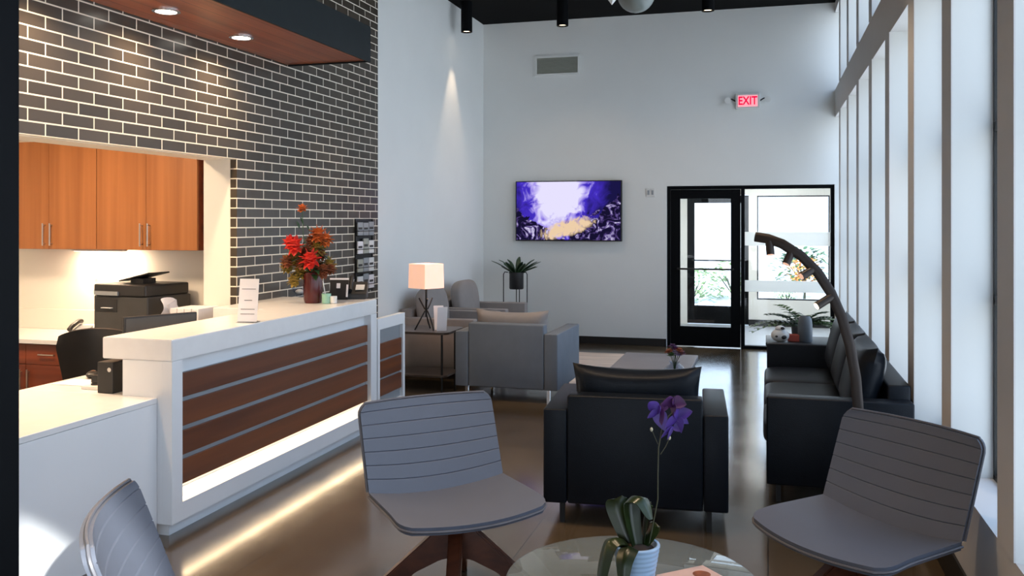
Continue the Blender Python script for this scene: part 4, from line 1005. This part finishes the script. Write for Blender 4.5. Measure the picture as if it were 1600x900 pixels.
for k in range(3):
    a = 2*PI*k/3+0.5
    pts = []
    for i in range(13):
        t = i/12; rad = 0.105*abs(1-t*1.62)**0.9+0.008; aa = a+(PI if t > 0.617 else 0)+0.5*t
        pts.append((rad*math.cos(aa), rad*math.sin(aa), 0.31*t+0.004))
    MB().tube(pts, 0.0075, 7).build('leg', 'black_metal', r, True)
MB().tube([(0, 0, 0.13), (0, 0, 0.47)], 0.011).build('pole', 'black_metal', r, True)
t = MB(); h0, h1, a_, b_ = 0.415, 0.655, 0.124, 0.120
for s_ in range(4):
    q = R(90*s_)
    def fn(u, v, q=q):
        w_ = a_+(b_-a_)*v; p = Vector(((u*2-1)*w_, -w_, h0+(h1-h0)*v)); return Matrix.Rotation(q, 3, 'Z') @ p
    t.grid(fn, 2, 2, 0.002)
t.build('lamp_shade', 'shade_cloth', r)
MB().lathe([(0.004, 0.47), (0.03, 0.50), (0.03, 0.53), (0.005, 0.56)], seg=16).build('bulb', emis('bulb_glow', (1, 0.7, 0.45, 1), 8), r, True)
light('lamp_bulb', 'POINT', (0, 0, 0.53), power=9, color=(1, 0.58, 0.34), size=0.04, parent=r)
c = cam_pt(690, 8.78, LTZ+0.001)
r = thing('tent_card', 'white card leaning upright beside the lamp on side table', 'card', c, 35)
MB().box(-0.05, 0.05, -0.001, 0.001, 0, 0.24, rot=(R(10), 0, R(0)), loc=(0, 0, 0.001)).box(-0.05, 0.05, -0.001, 0.001, 0, 0.24, rot=(R(-10), 0, 0), loc=(0, 0.083, 0.001)).build('panel', 'paper', r)
# plant stand
c = Vector((-3.27, 11.66, 0))
r = thing('plant_stand', 'thin black wire plant stand near the back left corner', 'plant stand', c)
for k in range(3):
    a = R(18)+k*2*PI/3+R(-110)
for (sx, sy) in ((-1, -0.35), (1, -0.35), (0, 0.9)):
    P0 = Vector((sx*0.165, sy*0.165, 0))
    MB().tube([(P0.x, P0.y, 0), (P0.x, P0.y, 0.96), (P0.x*0.9, P0.y*0.9, 0.99), (P0.x*0.66, P0.y*0.66, 0.985)], 0.007, 7).build('leg', 'black_metal', r, True)
MB().lathe([(0.098, 0.975), (0.106, 0.975), (0.106, 0.987), (0.098, 0.987), (0.098, 0.975)], seg=28, cap=False).build('ring', 'black_metal', r, True)
MB().tube([(-0.165, -0.058, 0.3), (0.165, -0.058, 0.3), (0, 0.15, 0.3), (-0.165, -0.058, 0.3)], 0.005, 6).build('brace', 'black_metal', r)
MB().tube([(0, 0, 0.302), (0, 0, 0.758)], 0.007, 7).build('support_rod', 'black_metal', r)
MB().lathe([(0.013, 0.752), (0.05, 0.758)], seg=16).build('cup', 'black_metal', r)
r = thing('potted_plant', 'spiky green plant in black pot held by wire stand', 'potted plant', (c.x, c.y, 0.7585))
MB().lathe([(0.09, 0), (0.097, 0.01), (0.097, 0.225), (0.09, 0.225), (0.088, 0.19)], seg=28).build('pot', 'black_plastic', r, True)
MB().cyl(0, 0, 0.19, 0.2, 0.0875).build('soil', 'soil', r)
rr = random.Random(8)
for i in range(17):
    a = 2*PI*i/17*2.4; el = rr.uniform(0.5, 1.35); ln = rr.uniform(.22, .34)
    d = Vector((math.cos(a)*math.cos(el), math.sin(a)*math.cos(el), math.sin(el))); b0 = Vector((0.03*math.cos(a), 0.03*math.sin(a), 0.195))
    mb = MB(); pts = [b0, b0+d*ln*.4, b0+d*ln*.75+Vector((math.cos(a)*.03, math.sin(a)*.03, -.01)), b0+d*ln*.85+Vector((math.cos(a)*.09, math.sin(a)*.09, 0.0))]
    strap(mb, pts, 0.062); mb.build('leaf', 'leaf_dark', r, True)

# arc lamp in front of the sofa
r = thing('arc_floor_lamp', 'dark bronze arched floor lamp with four small spot heads', 'floor lamp', (0.46, 5.33, 0))
MB().lathe([(0.15, 0), (0.155, 0.01), (0.15, 0.025), (0.03, 0.03)], seg=36).build('base', 'bronze_metal', r, True)
APX = [(1341, 700), (1341, 640), (1337, 590), (1328, 540), (1315, 495), (1298, 457), (1277, 425), (1252, 400), (1222, 381), (1200, 373), (1180, 370)]
loc = Vector((0.46, 5.33, 0)); AP = [Vector((0.0, 0.0, 0.028)), Vector((0.005, 0.0, 0.20))]
for i, (px, py) in enumerate(APX):
    d = 5.02+0.30*(i/10)**1.5; AP.append(cam_pt(px, d, py=py)-loc)
MB().tube(AP, 0.02, 10, flat=(0.013, 0.030)).build('arch', 'bronze_metal', r, True)
for k, (px, py, hx, hy) in enumerate(((1203, 386, 1202, 374), (1233, 402, 1238, 391), (1262, 426, 1272, 420), (1286, 472, 1302, 462))):
    d = 5.28-0.05*k; a = cam_pt(hx, d, py=hy)-loc; b = cam_pt(px, d-0.01, py=py)-loc; ax = (b-a).normalized()
    h = MB().tube([a+ax*0.012, b+ax*0.045], 0.024, 14); h.build('lamp_head', 'bronze_metal', r, True)
    MB().tube([b+ax*0.0455, b+ax*0.048], 0.019, 14).build('lens', 'lamp_warm' if k == 3 else 'shade_cloth', r)

# end table past the sofa with plant, vase, ornament
ET = Vector((0.32, 8.42, 0)); EZ = 0.615
r = thing('end_table', 'small dark end table behind the far sofa arm', 'side table', ET)
B(-0.34, 0.34, -0.27, 0.27, EZ-0.03, EZ, bev=0.005).build('tabletop', 'black_metal', r)
for sx in (-1, 1):
    for sy in (-1, 1): B(sx*0.31-0.015, sx*0.31+0.015, sy*0.24-0.015, sy*0.24+0.015, 0, EZ-0.0305).build('leg', 'black_metal', r)
c = cam_pt(1258, 7.9, EZ+0.001)
r = thing('grey_vase', 'tall slate grey cylinder vase on the end table behind sofa', 'vase', c)
MB().lathe([(0.058, 0), (0.062, 0.01), (0.062, 0.15), (0.055, 0.20), (0.040, 0.225), (0.034, 0.225), (0.045, 0.2), (0.05, 0.03)], seg=28).build('body', 'vase_gray', r, True)
c = cam_pt(1219, 7.9, EZ+0.001)
r = thing('ceramic_ornament', 'white and black round ceramic ornament on the end table', 'ornament', c)
MB().cushion(0, 0, 0.055, 0.155, 0.11, 0.11, p=2.4).build('body', 'white_plastic', r, True)
MB().cushion(0, 0, 0.115, 0.085, 0.08, 0.05, p=2.2).build('cap', 'white_plastic', r, True)
for x, z, s_ in ((0.03, 0.045, 0.05), (-0.03, 0.05, 0.028), (0.02, 0.122, 0.035)): MB().cushion(x, -0.045, z, s_, 0.028, s_*0.7, p=2.2, n=6).build('black_patch', 'black_plastic', r, True)
c = cam_pt(1240, 7.93, EZ+0.001)
tag(B(-0.05, 0.05, -0.04, 0.04, 0, 0.06, bev=0.004).build('small_box', 'red_box'), 'small brick red box between ornament and grey vase', 'box').location = c
c = cam_pt(1252, 8.17, EZ+0.001)
r = thing('leafy_plant', 'wide leafy green potted plant behind the grey vase by glass', 'potted plant', c)
MB().lathe([(0.06, 0), (0.08, 0.01), (0.09, 0.11), (0.083, 0.11), (0.08, 0.09)], seg=24).build('pot', 'vase_gray', r, True)
MB().cyl(0, 0, 0.09, 0.1, 0.079).build('soil', 'soil', r)
rr = random.Random(21)
for i in range(20):
    a = 2*PI*i/20+rr.uniform(-.1, .1); up_ = rr.uniform(0.25, 0.9)
    ln = rr.uniform(.30, .46)*(1 if abs(math.cos(a)) > .4 else .7)
    if math.cos(a) > 0.2: ln *= 0.85
    mb = MB(); frond(mb, (0.02*math.cos(a), 0.02*math.sin(a), 0.1), (math.cos(a), math.sin(a)*0.5, up_), ln, droop=.40, pairs=8, lw=.042, ll=.10); mb.build('frond', 'leaf_dark' if i % 3 else 'leaf_green', r)

# unseen lamp added to brighten the vestibule walls
r = thing('vestibule_fill_light', 'unseen round ceiling light added inside the glass entry vestibule', 'ceiling light', (-0.1, 13.4, 2.599))
MB().lathe([(0.14, 0), (0.15, -0.02), (0.14, -0.035)], seg=32).build('housing', 'white_plastic', r, True)
MB().cyl(0, 0, -0.038, -0.0355, 0.13).build('lens', 'lamp_white', r)
light('vestibule_fill', 'AREA', (0, 0, -0.05), (0, 0, 0), 70, (1, 0.95, 0.88), 0.5, shape='DISK', parent=r)

# ================================================================== OUTSIDE
def shrub(label, loc, rad, h, m_, seed, trunk=0.0, name='shrub'):
    rr = random.Random(seed); r = thing(name, label, 'shrub' if not trunk else 'tree', loc)
    st = MB().tube([(0, 0, -0.02), (0.02, 0, trunk+h*.3), (0, 0.02, trunk+h*0.6)], 0.03, 7, r1=0.012)
    for i in range(6):
        a = i*PI/3; st.tube([(0, 0, trunk+h*.1), (rad*.5*math.cos(a), rad*.5*math.sin(a), trunk+h*.6)], 0.012, 5)
    st.build('stem', 'stem', r)
    mb = MB()
    for i in range(260):
        a = rr.uniform(0, 2*PI); q = rr.uniform(.2, 1)**.6; z = rr.uniform(.05, 1); k = math.sqrt(max(.05, 1-(z-.5)**2*3.2))
        leaf(mb, (rad*q*k*math.cos(a), rad*q*k*math.sin(a), trunk+h*z), (math.cos(a), math.sin(a), rr.uniform(-.3, 1)), rad*.28, rad*.14, n=3)
    mb.build('foliage', m_, r)
shrub('pale green shrub outside seen low through the glass door', (-1.55, 19.5, -0.06), 0.55, 0.75, 'leaf_shrub', 1)
shrub('pale green shrub outside right of the one behind door', (-0.75, 20.5, -0.06), 0.6, 0.85, 'leaf_shrub', 2)
shrub('small green tuft outside seen low through vestibule window', (0.35, 19.0, -0.06), 0.28, 0.4, 'leaf_shrub', 3)
shrub('orange leaved bush outside seen through vestibule window', (0.78, 21.0, -0.06), 0.35, 0.6, 'leaf_orange', 4, 0.3, 'bush')
shrub('darker green shrub outside behind the orange leaved bush', (0.9, 25.0, -0.06), 0.8, 1.0, 'leaf_green', 5)
for i, (x, y, s_) in enumerate(((-1.9, 18.6, .3), (-1.2, 18.3, .22), (-0.35, 18.5, .25), (0.1, 19.6, .28))):
    rr = random.Random(i); t_ = MB().cushion(0, 0, s_*.3, s_*1.5, s_, s_*.7, p=2.6, n=6)
    for v in t_.bm.verts: v.co += Vector((rr.uniform(-.01, .01),)*3)
    o = t_.build('garden_stone', 'stone', None, True); o.location = (x, y, -0.07)
    tag(o, ['grey stone outside at far left of the door glass', 'grey stone outside below the leftmost shrub', 'grey stone outside below the right shrub', 'grey stone outside seen through the vestibule window'][i], 'stone', 'garden stones outside')
# no neighbouring building on the window side; the sky stays open there
